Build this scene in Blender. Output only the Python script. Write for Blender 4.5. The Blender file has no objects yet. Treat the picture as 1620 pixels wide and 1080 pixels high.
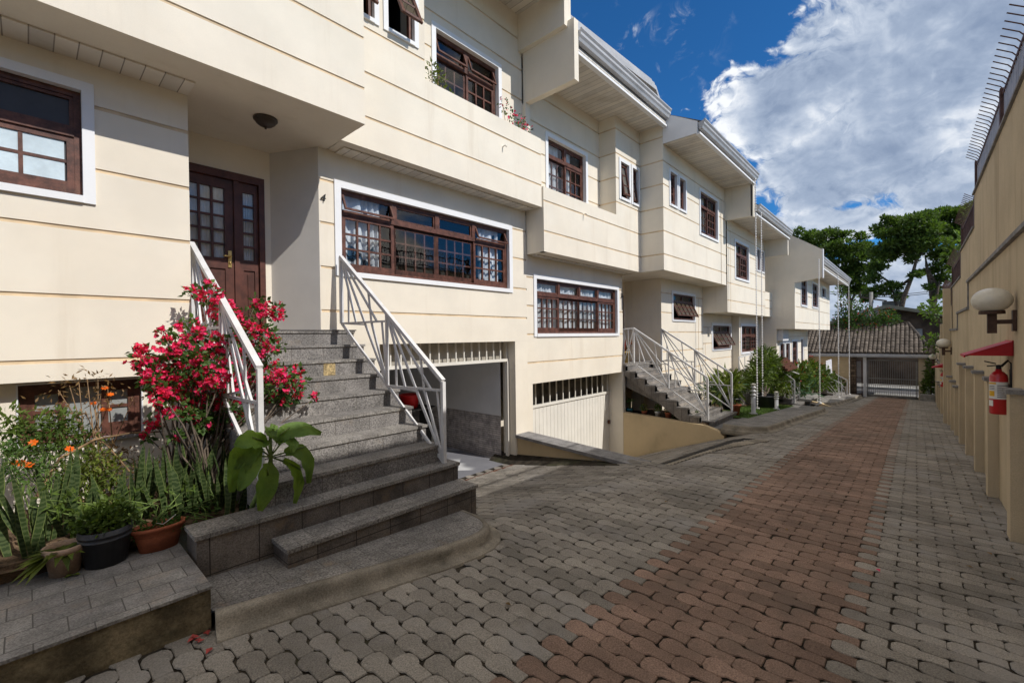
import bpy, bmesh, math, random
import numpy as np
from mathutils import Vector, Matrix
random.seed(7); rng = np.random.default_rng(7)
R = math.radians
S = bpy.context.scene
COL = S.collection

# ------------------------------------------------------------------ camera
EYE = 1.9
TH, FPX, PITCH, ROLL = 0.7394865, 700.544, 0.00814, -0.0133413
_f = np.array([math.cos(TH)*math.cos(PITCH), math.sin(TH)*math.cos(PITCH), -math.sin(PITCH)])
_r = np.array([math.sin(TH), -math.cos(TH), 0.0]); _u = np.cross(_r, _f)
_c, _s = math.cos(ROLL), math.sin(ROLL)
CR, CU, CF = _r*_c+_u*_s, -_r*_s+_u*_c, _f
cam = bpy.data.objects.new("camera", bpy.data.cameras.new("camera")); COL.objects.link(cam)
cam.data.sensor_width = 36; cam.data.lens = FPX/1620*36
cam.data.clip_start = 0.05; cam.data.clip_end = 4000
cam.matrix_world = Matrix(((CR[0], CU[0], -CF[0], 0), (CR[1], CU[1], -CF[1], 0), (CR[2], CU[2], -CF[2], EYE), (0, 0, 0, 1)))
S.camera = cam
def _ray(px, py): return CF+CR*(px-810)/FPX-CU*(py-540)/FPX
def at_y(px, py, Y): r = _ray(px, py); return tuple(r*(Y/r[1])+np.array([0, 0, EYE]))
def at_x(px, py, X): r = _ray(px, py); return tuple(r*(X/r[0])+np.array([0, 0, EYE]))
def at_z(px, py, Z): r = _ray(px, py); return tuple(r*((Z-EYE)/r[2])+np.array([0, 0, EYE]))

# ------------------------------------------------------------------ light
SUN_EL, SUN_AZ = R(41.5), R(11.5)           # azimuth off the facade normal, towards the far end
sd = Vector((math.sin(SUN_AZ)*math.cos(SUN_EL), -math.cos(SUN_AZ)*math.cos(SUN_EL), math.sin(SUN_EL)))
sun = bpy.data.objects.new("sun", bpy.data.lights.new("sun", 'SUN')); COL.objects.link(sun)
sun.data.energy = 3.05; sun.data.angle = R(0.53); sun.data.color = (1.0, 0.965, 0.915)
sun.rotation_euler = sd.to_track_quat('Z', 'Y').to_euler(); sun.location = (5, -20, 30)
S.view_settings.view_transform = 'Standard'; S.view_settings.look = 'None'
S.view_settings.gamma = 1; S.view_settings.exposure = 0.36

class G:
    """tiny node-graph writer"""
    def __init__(s, tree): s.t = tree; s.n = tree.nodes; s.l = tree.links
    def new(s, typ, **kw):
        n = s.n.new(typ)
        for k, v in kw.items(): setattr(n, k, v)
        return n
    def put(s, sock, v):
        if isinstance(v, bpy.types.NodeSocket): s.l.new(v, sock)
        else:
            if hasattr(sock.default_value, '__len__') and not hasattr(v, '__len__'): v = [v]*len(sock.default_value)
            if hasattr(sock.default_value, '__len__') and len(sock.default_value) == 4 and len(v) == 3: v = (*v, 1)
            sock.default_value = v
    def m(s, op, a, b=None, c=None, clamp=False):
        n = s.new('ShaderNodeMath', operation=op, use_clamp=clamp)
        for i, v in enumerate((a, b, c)):
            if v is not None: s.put(n.inputs[i], v)
        return n.outputs[0]
    def vm(s, op, a, b=None):
        n = s.new('ShaderNodeVectorMath', operation=op); s.put(n.inputs[0], a)
        if b is not None: s.put(n.inputs[1], b)
        return n.outputs[0]
    def mix(s, f, a, b, mode='MIX'):
        n = s.new('ShaderNodeMix', data_type='RGBA', blend_type=mode)
        s.put(n.inputs[0], f); s.put(n.inputs[6], a); s.put(n.inputs[7], b); return n.outputs[2]
    def noise(s, vec, scale, detail=4, rough=0.55, dist=0.0):
        n = s.new('ShaderNodeTexNoise'); s.put(n.inputs['Scale'], scale); s.put(n.inputs['Detail'], detail)
        s.put(n.inputs['Roughness'], rough); s.put(n.inputs['Distortion'], dist)
        if vec is not None: s.put(n.inputs['Vector'], vec)
        return n.outputs[0]
    def ramp(s, f, *stops):
        n = s.new('ShaderNodeValToRGB'); e = n.color_ramp.elements
        while len(e) < len(stops): e.new(0.5)
        for i, (p, c) in enumerate(stops):
            e[i].position = p; e[i].color = (*c, 1) if hasattr(c, '__len__') else (c, c, c, 1)
        s.put(n.inputs[0], f); return n.outputs[0]
    def sstep(s, x, a, b):
        n = s.new('ShaderNodeMapRange', interpolation_type='SMOOTHSTEP')
        s.put(n.inputs[0], x); s.put(n.inputs[1], a); s.put(n.inputs[2], b); return n.outputs[0]

# ------------------------------------------------------------------ sky
W = bpy.data.worlds.new("World"); S.world = W; W.use_nodes = True
g = G(W.node_tree); W.node_tree.nodes.clear()
wo = g.new('ShaderNodeOutputWorld'); bg = g.new('ShaderNodeBackground')
g.l.new(bg.outputs[0], wo.inputs[0]); bg.inputs[1].default_value = 0.1
sky = g.new('ShaderNodeTexSky', sky_type='NISHITA'); sky.sun_disc = False
sky.sun_elevation = SUN_EL; sky.sun_rotation = math.atan2(sd.x, sd.y)
sky.ozone_density = 3.0; sky.dust_density = 0.3; sky.air_density = 1.0; sky.altitude = 900
tc = g.new('ShaderNodeTexCoord'); d = tc.outputs['Generated']
sp = g.new('ShaderNodeSeparateXYZ'); g.put(sp.inputs[0], d)
az = g.m('MULTIPLY', g.m('ARCTAN2', sp.outputs[1], sp.outputs[0]), 57.2958)
el = g.m('MULTIPLY', g.m('ARCSINE', sp.outputs[2]), 57.2958)
cv = g.new('ShaderNodeCombineXYZ'); g.put(cv.inputs[0], g.m('MULTIPLY', az, 0.1)); g.put(cv.inputs[1], g.m('MULTIPLY', el, 0.13))
P2 = cv.outputs[0]
n1 = g.noise(P2, 1.35, 10, 0.55, 0.0)
def billow(off):
    q = g.vm('ADD', P2, off); w = g.noise(q, 1.6, 3, 0.5)
    q = g.vm('ADD', q, w)
    b1 = g.m('ABSOLUTE', g.m('SUBTRACT', g.noise(q, 2.1, 2, 0.5), 0.5)); b2 = g.m('ABSOLUTE', g.m('SUBTRACT', g.noise(q, 5.2, 3, 0.55), 0.5)); b3 = g.m('ABSOLUTE', g.m('SUBTRACT', g.noise(q, 13.0, 4, 0.6), 0.5))
    return g.m('ADD', g.m('ADD', g.m('MULTIPLY', b1, 2.2), g.m('MULTIPLY', b2, 1.1)), g.m('MULTIPLY', b3, 0.5))
bw0 = billow((1.3, 4.2, 0.0)); bw1 = billow((1.345, 4.125, 0.0))
n2 = g.noise(g.vm('ADD', P2, (7.3, 2.1, 0)), 0.9, 6, 0.5, 0.1)
n3 = g.noise(g.vm('ADD', P2, (3.3, 8.1, 0)), 2.6, 9, 0.62, 0.8)
def blob(a0, e0, ra, re, amp=1.0):
    x = g.m('DIVIDE', g.m('SUBTRACT', az, a0), ra); y = g.m('DIVIDE', g.m('SUBTRACT', el, e0), re)
    q = g.m('ADD', g.m('MULTIPLY', x, x), g.m('MULTIPLY', y, y))
    return g.m('MULTIPLY', g.m('SUBTRACT', 1.0, q, clamp=False), amp)
def mx(*v):
    o = v[0]
    for k in v[1:]: o = g.m('SMOOTH_MAX', o, k, 0.25)
    return o
big = mx(blob(-6, 24, 25.5, 9.6, 1.1), blob(11.5, 23.5, 8, 5.2), blob(4, 17, 11.5, 5.2), blob(-14, 27, 26, 16), blob(6, 11.0, 9, 2.3, 0.9), blob(-4, 12, 9, 4, 0.8), blob(6, 3.0, 26, 6.0, 1.0))
dens = g.m('ADD', big, g.m('ADD', g.m('MULTIPLY', g.m('SUBTRACT', n1, 0.5), 1.5), g.m('MULTIPLY', g.m('SUBTRACT', bw0, 0.45), 0.75)))
front = g.sstep(dens, 0.0, 0.30)
wis = g.m('MULTIPLY', g.sstep(n3, 0.53, 0.74), g.m('MULTIPLY', g.sstep(g.m('MAXIMUM', g.m('MAXIMUM', blob(29, 33, 6, 4), blob(20, 33, 6, 2.4)), blob(24, 30, 9, 5.5, .5)), 0.0, 0.9), 0.6))
other = g.m('MULTIPLY', g.sstep(n2, 0.47, 0.62), g.sstep(g.m('ABSOLUTE', g.m('SUBTRACT', az, 15)), 38, 60))
top = g.m('MULTIPLY', g.sstep(el, 41, 55), g.sstep(n2, 0.30, 0.45))  # overhead cloud cover added out of view to brighten and neutralise the shade
other = g.m('MAXIMUM', other, top)
mask = g.m('MAXIMUM', g.m('MAXIMUM', front, wis), other)
# body tone of the cloud: grey undersides, white sunlit heads
toneN = g.noise(g.vm('ADD', P2, (0.07, -0.12, 0)), 1.35, 10, 0.55, 0.0)
tone = g.m('ADD', g.m('ADD', g.m('MULTIPLY', g.m('SUBTRACT', n1, toneN), 1.7), g.m('MULTIPLY', g.m('SUBTRACT', bw0, bw1), g.m('SUBTRACT', 0.95, g.m('MULTIPLY', g.sstep(dens, 0.15, 0.8), 0.65)))), g.m('MULTIPLY', g.m('SUBTRACT', 1.0, g.sstep(dens, 0.05, 1.1)), 0.42))
tone = g.m('ADD', tone, g.m('MULTIPLY', g.m('SUBTRACT', n2, 0.5), 1.2))
tone = g.m('ADD', tone, g.m('MULTIPLY', g.m('SUBTRACT', bw0, 0.45), 0.30))
tone = g.m('ADD', tone, g.m('MULTIPLY', g.sstep(g.m('MAXIMUM', g.m('MAXIMUM', blob(5, 10.8, 9, 2.2), blob(16, 24, 4, 5.5)), g.m('MAXIMUM', blob(9, 21, 4, 2.5), blob(-4, 17.5, 5, 3))), 0.0, 0.9), 0.28))
CLK = 10.0
ccol = g.ramp(g.m('ADD', tone, 0.28), (0.0, (2.0, 2.6, 3.75)), (0.35, (2.9, 3.55, 4.7)), (0.65, (4.3, 4.9, 5.9)), (1.0, (7.6, 7.8, 8.1)))
skyc = g.mix(1.0, sky.outputs[0], (0.20, 0.63, 0.98), 'MULTIPLY')
ccol = g.mix(other, ccol, g.mix(n3, (6.6, 6.1, 5.5), (10.4, 9.7, 8.7)))  # unseen clouds kept bright and warm for the fill light
g.put(bg.inputs[0], g.mix(mask, skyc, ccol))

# ------------------------------------------------------------------ materials
MATS = {}
def mat(name, col, rough=0.85, var=0.12, vs=3.0, fine=0.0, fs=60.0, bump=0.0, bs=80.0, spec=0.3, metal=0.0, col2=None, isl=0.0, stain=None, fn=None, coat=0.0):
    m = bpy.data.materials.new(name); m.use_nodes = True; MATS[name] = m
    g = G(m.node_tree); b = m.node_tree.nodes['Principled BSDF']
    tc = g.new('ShaderNodeTexCoord'); o = tc.outputs['Object']
    c2 = col2 or tuple(max(0, x*(1-2*var)) for x in col)
    c1 = col if col2 else tuple(min(1, x*(1+var)) for x in col)
    c = g.mix(g.sstep(g.noise(o, vs, 5, 0.6), 0.3, 0.7), c1, c2)
    if fine: c = g.mix(1.0, c, g.ramp(g.noise(o, fs, 3, 0.7), (0.3, 1-fine), (0.7, 1+fine)), 'MULTIPLY')
    if isl:
        ge = g.new('ShaderNodeNewGeometry')
        c = g.mix(1.0, c, g.ramp(ge.outputs['Random Per Island'], (0.0, 1-isl), (1.0, 1+isl)), 'MULTIPLY')
    if stain:
        sc, scale, lo, hi = stain
        mp = g.new('ShaderNodeMapping'); g.put(mp.inputs[0], o); mp.inputs[3].default_value = scale
        c = g.mix(g.m('MULTIPLY', g.sstep(g.noise(mp.outputs[0], 1.0, 5, 0.65), lo, hi), 0.6), c, sc)
    if fn: c = fn(g, c, o)
    g.put(b.inputs['Base Color'], c); b.inputs['Roughness'].default_value = rough
    b.inputs['Specular IOR Level'].default_value = spec; b.inputs['Metallic'].default_value = metal
    b.inputs['Coat Weight'].default_value = coat
    if bump:
        bn = g.new('ShaderNodeBump'); bn.inputs['Strength'].default_value = bump; bn.inputs['Distance'].default_value = 0.01
        g.put(bn.inputs['Height'], g.noise(o, bs, 4, 0.6)); g.l.new(bn.outputs[0], b.inputs['Normal'])
    return m
def tiles(bw, bh, joint, dark, offs=0.5, plane='xy'):
    def f(g, c, o):
        v = o
        if plane != 'xy':
            s = g.new('ShaderNodeSeparateXYZ'); g.put(s.inputs[0], o); cb = g.new('ShaderNodeCombineXYZ')
            a, b_ = {'xz': (0, 2), 'yz': (1, 2)}[plane]
            g.put(cb.inputs[0], s.outputs[a]); g.put(cb.inputs[1], s.outputs[b_]); v = cb.outputs[0]
        n = g.new('ShaderNodeTexBrick'); g.put(n.inputs['Vector'], v); n.offset = offs
        n.inputs['Scale'].default_value = 1; n.inputs['Brick Width'].default_value = bw; n.inputs['Row Height'].default_value = bh
        n.inputs['Mortar Size'].default_value = joint; n.inputs['Mortar Smooth'].default_value = 0.2
        n.inputs['Color1'].default_value = (.86, .85, .85, 1); n.inputs['Color2'].default_value = (1.12, 1.10, 1.06, 1)
        c = g.mix(1.0, c, n.outputs['Color'], 'MULTIPLY')
        return g.mix(g.m('MULTIPLY', n.outputs['Fac'], 0.75), c, dark)
    return f
CREAM = (0.80, 0.728, 0.606)
mat('cream_stucco', CREAM, 0.9, 0.03, 1.3, 0.05, 220, 0.25, 320, 0.15, stain=((0.60, 0.51, 0.39), (3.5, 3.5, 0.28), 0.53, 0.85), fn=lambda g, c, o: g.mix(g.m('MULTIPLY', g.sstep(g.noise(o, 0.55, 6, 0.62), 0.48, 0.62), 0.16), c, (0.72, 0.61, 0.46)))
mat('tan_stucco', (0.58, 0.475, 0.325), 0.92, 0.05, 1.2, 0.16, 160, 0.6, 170, 0.12, stain=((0.30, 0.23, 0.15), (2.4, 2.4, 0.28), 0.50, 0.78))
mat('low_wall_paint', (0.62, 0.48, 0.29), 0.9, 0.05, 1.5, 0.05, 120, 0.3, 200, 0.15, stain=((0.36, 0.27, 0.17), (1.5, 1.5, 1.2), 0.55, 0.8))
mat('white_trim', (0.80, 0.80, 0.80), 0.6, 0.02, 2, 0.02, 90)
mat('porch_white', (0.68, 0.645, 0.59), 0.85, 0.03, 1.5, 0.03, 150, 0.15, 250, 0.15)
mat('white_metal', (0.66, 0.65, 0.64), 0.45, 0.05, 6, 0.03, 120, spec=0.4, stain=((0.36, 0.26, 0.18), (11, 11, 11), 0.60, 0.76))
mat('pvc_soffit', (0.74, 0.70, 0.63), 0.55, 0.03, 1.5, stain=((0.50, 0.44, 0.35), (1.5, 1.5, 1.5), .5, .75), fn=tiles(0.15, 30, 0.005, (0.40, 0.36, 0.30), 0.0))
mat('gutter_metal', (0.45, 0.45, 0.455), 0.4, 0.08, 2, spec=0.5, stain=((0.25, 0.23, 0.2), (1.2, 3, 3), 0.6, 0.85))
mat('dark_groove', (0.70, 0.54, 0.35), 0.9)
mat('brown_wood', (0.118, 0.046, 0.030), 0.5, 0.25, 9, 0.25, 60, 0.1, 90, 0.35, stain=((0.22, 0.11, 0.07), (14, 14, 3), 0.55, 0.8))
mat('door_wood', (0.095, 0.032, 0.021), 0.42, 0.2, 6, 0.2, 70, 0.08, 90, 0.4)
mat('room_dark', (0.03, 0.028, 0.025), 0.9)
mat('curtain_white', (0.80, 0.80, 0.80), 0.9, 0.1, 5)
mat('curtain_blue', (0.76, 0.78, 0.80), 0.9, 0.1, 5, fn=lambda g, c, o: g.mix(g.sstep(g.noise(o, 5, 1, 0.4), 0.60, 0.64), c, (0.03, 0.07, 0.11)))
mat('film_pane', (0.62, 0.73, 0.78), 0.25, 0.08, 3, 0.05, 30, spec=0.5)
mat('frost_pane', (0.30, 0.31, 0.30), 0.3, 0.1, 4, spec=0.5)
mat('granite', (0.235, 0.222, 0.208), 0.72, 0.14, 4, 0.75, 70, 0.35, 140, 0.35, fn=tiles(0.33, 0.24, 0.003, (0.13, 0.115, 0.10), 0.4), stain=((0.34, 0.24, 0.15), (4, 4, 4), 0.6, 0.8))
mat('granite_riser', (0.225, 0.212, 0.20), 0.72, 0.16, 3, 0.75, 70, 0.35, 140, 0.35, fn=tiles(0.40, 50, 0.004, (0.15, 0.135, 0.12), 0.0, 'xz'), stain=((0.30, 0.22, 0.14), (4, 4, 4), 0.58, 0.8))
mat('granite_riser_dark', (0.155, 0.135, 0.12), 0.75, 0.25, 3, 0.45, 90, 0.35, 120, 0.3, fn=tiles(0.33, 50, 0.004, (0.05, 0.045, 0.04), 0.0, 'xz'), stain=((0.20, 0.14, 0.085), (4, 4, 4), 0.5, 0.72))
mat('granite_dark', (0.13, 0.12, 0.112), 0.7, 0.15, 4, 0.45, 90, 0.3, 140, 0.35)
mat('granite_yz', (0.23, 0.205, 0.18), 0.75, 0.2, 3, 0.4, 90, 0.3, 140, 0.3, fn=tiles(0.2, 50, 0.005, (0.08, 0.07, 0.06), 0.0, 'yz'))
mat('slate_tile', (0.255, 0.245, 0.235), 0.75, 0.16, 4, 0.45, 80, 0.6, 45, 0.3, fn=tiles(0.235, 0.19, 0.0035, (0.13, 0.12, 0.11), 0.43), stain=((0.33, 0.27, 0.22), (5, 5, 5), 0.52, 0.75))
mat('mossy_concrete', (0.21, 0.17, 0.105), 0.9, 0.3, 5, 0.3, 60, 0.6, 60, 0.15, stain=((0.06, 0.055, 0.035), (3, 3, 9), 0.5, 0.72))
mat('kerb_concrete', (0.295, 0.26, 0.208), 0.9, 0.2, 2.5, 0.3, 90, 0.5, 90, 0.15, stain=((0.07, 0.06, 0.045), (1.8, 1.8, 7), 0.52, 0.72))
mat('paver_grey', (0.288, 0.260, 0.223), 0.82, 0.12, 1.2, 0.42, 110, 0.9, 110, 0.25, isl=0.22, fn=lambda g, c, o: g.mix(g.m('MULTIPLY', g.sstep(g.noise(g.vm('ADD', o, (5.1, 2.2, 0)), 0.8, 6, 0.66), 0.52, 0.66), 0.30), c, (0.12, 0.10, 0.08)), stain=((0.34, 0.32, 0.30), (0.9, 0.9, 0.9), 0.50, 0.68))
mat('paver_red', (0.272, 0.182, 0.138), 0.84, 0.12, 1.6, 0.42, 110, 0.9, 110, 0.2, isl=0.22, fn=lambda g, c, o: g.mix(g.m('MULTIPLY', g.sstep(g.noise(g.vm('ADD', o, (5.1, 2.2, 0)), 0.8, 6, 0.66), 0.52, 0.66), 0.30), c, (0.12, 0.10, 0.08)), stain=((0.22, 0.16, 0.125), (1.2, 1.2, 1.2), 0.5, 0.7))
mat('joint_dirt', (0.045, 0.036, 0.026), 0.95, 0.3, 8, 0.3, 90, stain=((0.06, 0.065, 0.03), (1.2, 1.2, 1.2), 0.55, 0.7))
mat('soil', (0.12, 0.08, 0.05), 0.95, 0.35, 7, 0.4, 60, 0.8, 40, 0.1)
mat('grass', (0.10, 0.17, 0.03), 0.85, 0.25, 5, isl=0.4)
mat('asphalt', (0.11, 0.105, 0.105), 0.9, 0.1, 2, 0.2, 80)
mat('earth', (0.16, 0.13, 0.09), 0.95, 0.2, 0.5)
mat('garage_white', (0.74, 0.70, 0.62), 0.55, 0.03, 2, 0.02, 90, stain=((0.55, 0.49, 0.40), (4, 4, 0.6), 0.6, 0.85))
mat('raised_door', (0.45, 0.41, 0.34), 0.8)
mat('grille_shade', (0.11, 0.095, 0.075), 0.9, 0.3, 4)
mat('garage_wall', (0.66, 0.65, 0.64), 0.85, 0.03, 2)
mat('garage_tile', (0.46, 0.42, 0.40), 0.5, 0.2, 7, 0.2, 30, fn=tiles(0.55, 0.045, 0.004, (0.2, 0.18, 0.17), 0.5, 'yz'))
def checker(g, c, o):
    n = g.new('ShaderNodeTexChecker'); g.put(n.inputs['Vector'], o); n.inputs['Scale'].default_value = 2.0
    mp = g.new('ShaderNodeMapping'); g.put(mp.inputs[0], o); mp.inputs[2].default_value = (0, 0, .785); g.put(n.inputs['Vector'], mp.outputs[0])
    return g.mix(g.m('MULTIPLY', n.outputs['Fac'], g.sstep(g.noise(o, .9, 1, .5), .45, .55)), c, (0.62, 0.62, 0.62))
mat('garage_floor', (0.22, 0.22, 0.24), 0.35, 0.05, 3, fn=checker)
mat('gate_grey', (0.23, 0.22, 0.20), 0.5, 0.1, 4)
mat('paint_patch', (0.40, 0.30, 0.15), 0.8, 0.2, 14, 0.6, 60)
mat('rust', (0.14, 0.055, 0.03), 0.85, 0.3, 20, 0.3, 90)
mat('grate_iron', (0.045, 0.04, 0.037), 0.7, 0.3, 12, spec=0.4)
mat('brass', (0.72, 0.52, 0.2), 0.3, 0.1, 8, metal=1.0)
mat('black_metal', (0.02, 0.02, 0.02), 0.5)
mat('bronze', (0.05, 0.035, 0.025), 0.45, spec=0.5)
mat('lamp_glass', (0.72, 0.68, 0.58), 0.28, 0.1, 3, stain=((0.38, 0.34, 0.26), (4, 4, 7), 0.5, 0.75), spec=0.5)
mat('lamp_brown', (0.085, 0.045, 0.03), 0.6, 0.2, 8)
mat('fence_brown', (0.085, 0.04, 0.03), 0.6, 0.2, 5)
mat('fence_grey', (0.38, 0.38, 0.42), 0.5, 0.1, 5, spec=0.4)
mat('slate_cap', (0.24, 0.23, 0.225), 0.8, 0.15, 6, 0.2, 60, 0.3, 60)
mat('fire_red', (0.50, 0.012, 0.016), 0.28, 0.08, 5, spec=0.5, coat=0.3)
mat('canopy_red', (0.46, 0.015, 0.02), 0.45, 0.1, 4)
mat('label_white', (0.75, 0.74, 0.70), 0.5)
mat('label_yellow', (0.75, 0.42, 0.02), 0.5)
mat('label_ink', (0.12, 0.12, 0.16), 0.6)
mat('terracotta', (0.36, 0.11, 0.055), 0.8, 0.12, 7, 0.15, 60, 0.2, 60)
mat('clay_pot', (0.42, 0.29, 0.21), 0.85, 0.12, 7, 0.15, 60, 0.2, 60)
mat('black_pot', (0.035, 0.036, 0.042), 0.45, 0.2, 7, spec=0.4)
mat('teal_pot', (0.04, 0.16, 0.20), 0.5, 0.2, 7)
mat('white_pot', (0.70, 0.69, 0.66), 0.6, 0.1, 7)
mat('bark', (0.13, 0.10, 0.075), 0.95, 0.3, 9, 0.3, 40, 0.8, 30)
mat('dry_stem', (0.27, 0.17, 0.09), 0.9, 0.3, 12)
mat('green_stem', (0.14, 0.20, 0.05), 0.7, 0.2, 12)
def leafmat(name, c, c2, isl=0.35, rough=0.55, trans=0.3, fn=None, bump=0.0, bs=40):
    m = mat(name, c, rough, 0.1, 3, col2=c2, isl=isl, spec=0.3, fn=fn, bump=bump, bs=bs)
    g = G(m.node_tree); b = m.node_tree.nodes['Principled BSDF']; out = m.node_tree.nodes['Material Output']
    tr = g.new('ShaderNodeBsdfTranslucent'); ms = g.new('ShaderNodeMixShader'); ms.inputs[0].default_value = trans
    src = b.inputs['Base Color'].links[0].from_socket
    g.put(tr.inputs[0], g.mix(1.0, src, (1.25, 1.35, 0.6), 'MULTIPLY'))
    g.l.new(b.outputs[0], ms.inputs[1]); g.l.new(tr.outputs[0], ms.inputs[2]); g.l.new(ms.outputs[0], out.inputs[0])
    return m
leafmat('tree_leaf', (0.115, 0.175, 0.034), (0.055, 0.10, 0.022), 0.45, 0.5, 0.4)
leafmat('tree_leaf_light', (0.13, 0.20, 0.035), (0.07, 0.125, 0.022), 0.4, 0.5, 0.4)
leafmat('bush_leaf', (0.085, 0.15, 0.03), (0.04, 0.085, 0.02), 0.4)
leafmat('hedge_leaf', (0.115, 0.165, 0.025), (0.05, 0.085, 0.016), 0.4)
leafmat('yellow_leaf', (0.17, 0.20, 0.03), (0.06, 0.10, 0.018), 0.4)
leafmat('fern_leaf', (0.125, 0.18, 0.03), (0.055, 0.10, 0.02), 0.35)
leafmat('dry_leaf', (0.27, 0.16, 0.07), (0.13, 0.08, 0.035), 0.4)
leafmat('big_leaf', (0.20, 0.30, 0.05), (0.10, 0.18, 0.034), 0.2, 0.45, 0.4, bump=0.9, bs=38)
leafmat('blue_leaf', (0.09, 0.17, 0.09), (0.045, 0.10, 0.055), 0.3)
leafmat('bract', (0.86, 0.05, 0.22), (0.74, 0.025, 0.085), 0.35, 0.6, 0.35)
leafmat('orange_petal', (0.75, 0.16, 0.008), (0.65, 0.10, 0.005), 0.3, 0.6, 0.3)
leafmat('red_petal', (0.55, 0.05, 0.03), (0.45, 0.03, 0.04), 0.3, 0.6, 0.3)
def snake(g, c, o):
    n = g.new('ShaderNodeTexWave', wave_type='BANDS', bands_direction='Z'); g.put(n.inputs['Vector'], o)
    n.inputs['Scale'].default_value = 9; n.inputs['Distortion'].default_value = 6; n.inputs['Detail'].default_value = 3; n.inputs['Detail Scale'].default_value = 2
    return g.mix(g.sstep(n.outputs['Fac'], 0.45, 0.75), c, (0.072, 0.098, 0.038))
leafmat('snake_leaf', (0.038, 0.062, 0.018), (0.018, 0.034, 0.012), 0.2, 0.4, 0.1, fn=snake)
leafmat('snake_edge', (0.12, 0.15, 0.045), (0.06, 0.09, 0.03), 0.4, 0.4, 0.1)
mat('roof_tile', (0.135, 0.112, 0.092), 0.9, 0.25, 2.5, 0.3, 40, 0.3, 60, 0.15, isl=0.25)
mat('roof_dark', (0.09, 0.075, 0.065), 0.9, 0.25, 2, 0.2, 20)
mat('old_house', (0.11, 0.075, 0.05), 0.95, 0.25, 0.9)
mat('fascia_olive', (0.20, 0.19, 0.14), 0.8, 0.1, 2)
mat('stone_brown', (0.15, 0.105, 0.07), 0.9, 0.3, 6, 0.3, 30, 0.8, 25, fn=tiles(0.3, 0.16, 0.012, (0.05, 0.04, 0.03), 0.5, 'yz'))
mat('pole_concrete', (0.25, 0.24, 0.22), 0.9)
mat('transformer_grey', (0.22, 0.23, 0.24), 0.6)
mat('wire_black', (0.03, 0.03, 0.03), 0.7)
mat('plastic_red', (0.55, 0.02, 0.02), 0.4)
mat('petal_fallen', (0.42, 0.07, 0.06), 0.8, 0.2, 20)
mat('cloth_white', (0.75, 0.75, 0.78), 0.9, 0.15, 9)
mat('well_wood', (0.12, 0.045, 0.025), 0.75, 0.25, 9)
mat('wicker_gold', (0.55, 0.38, 0.12), 0.7, 0.3, 30)
mat('stone_grey', (0.30, 0.29, 0.27), 0.9, 0.2, 5, 0.3, 60)

def glassmat(name, refl, tint):
    m = bpy.data.materials.new(name); m.use_nodes = True; MATS[name] = m
    g = G(m.node_tree); nt = m.node_tree; out = nt.nodes['Material Output']; nt.nodes.remove(nt.nodes['Principled BSDF'])
    t = g.new('ShaderNodeBsdfTransparent'); t.inputs[0].default_value = (*tint, 1)
    gl = g.new('ShaderNodeBsdfGlossy'); gl.inputs['Roughness'].default_value = 0.015
    lw = g.new('ShaderNodeLayerWeight'); lw.inputs[0].default_value = refl
    tc = g.new('ShaderNodeTexCoord'); bn = g.new('ShaderNodeBump'); bn.inputs['Strength'].default_value = 0.06; bn.inputs['Distance'].default_value = 0.02
    g.put(bn.inputs['Height'], g.noise(tc.outputs['Object'], 3.0, 2, 0.5)); g.l.new(bn.outputs[0], gl.inputs['Normal'])
    ms = g.new('ShaderNodeMixShader'); g.put(ms.inputs[0], g.m('ADD', lw.outputs['Fresnel'], 0.06, clamp=True))
    g.l.new(t.outputs[0], ms.inputs[1]); g.l.new(gl.outputs[0], ms.inputs[2]); g.l.new(ms.outputs[0], out.inputs[0])
glassmat('window_glass', 0.20, (0.88, 0.91, 0.93))
mat('insect_screen', (0.045, 0.045, 0.05), 0.45, 0.1, 5, spec=0.4)

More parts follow.
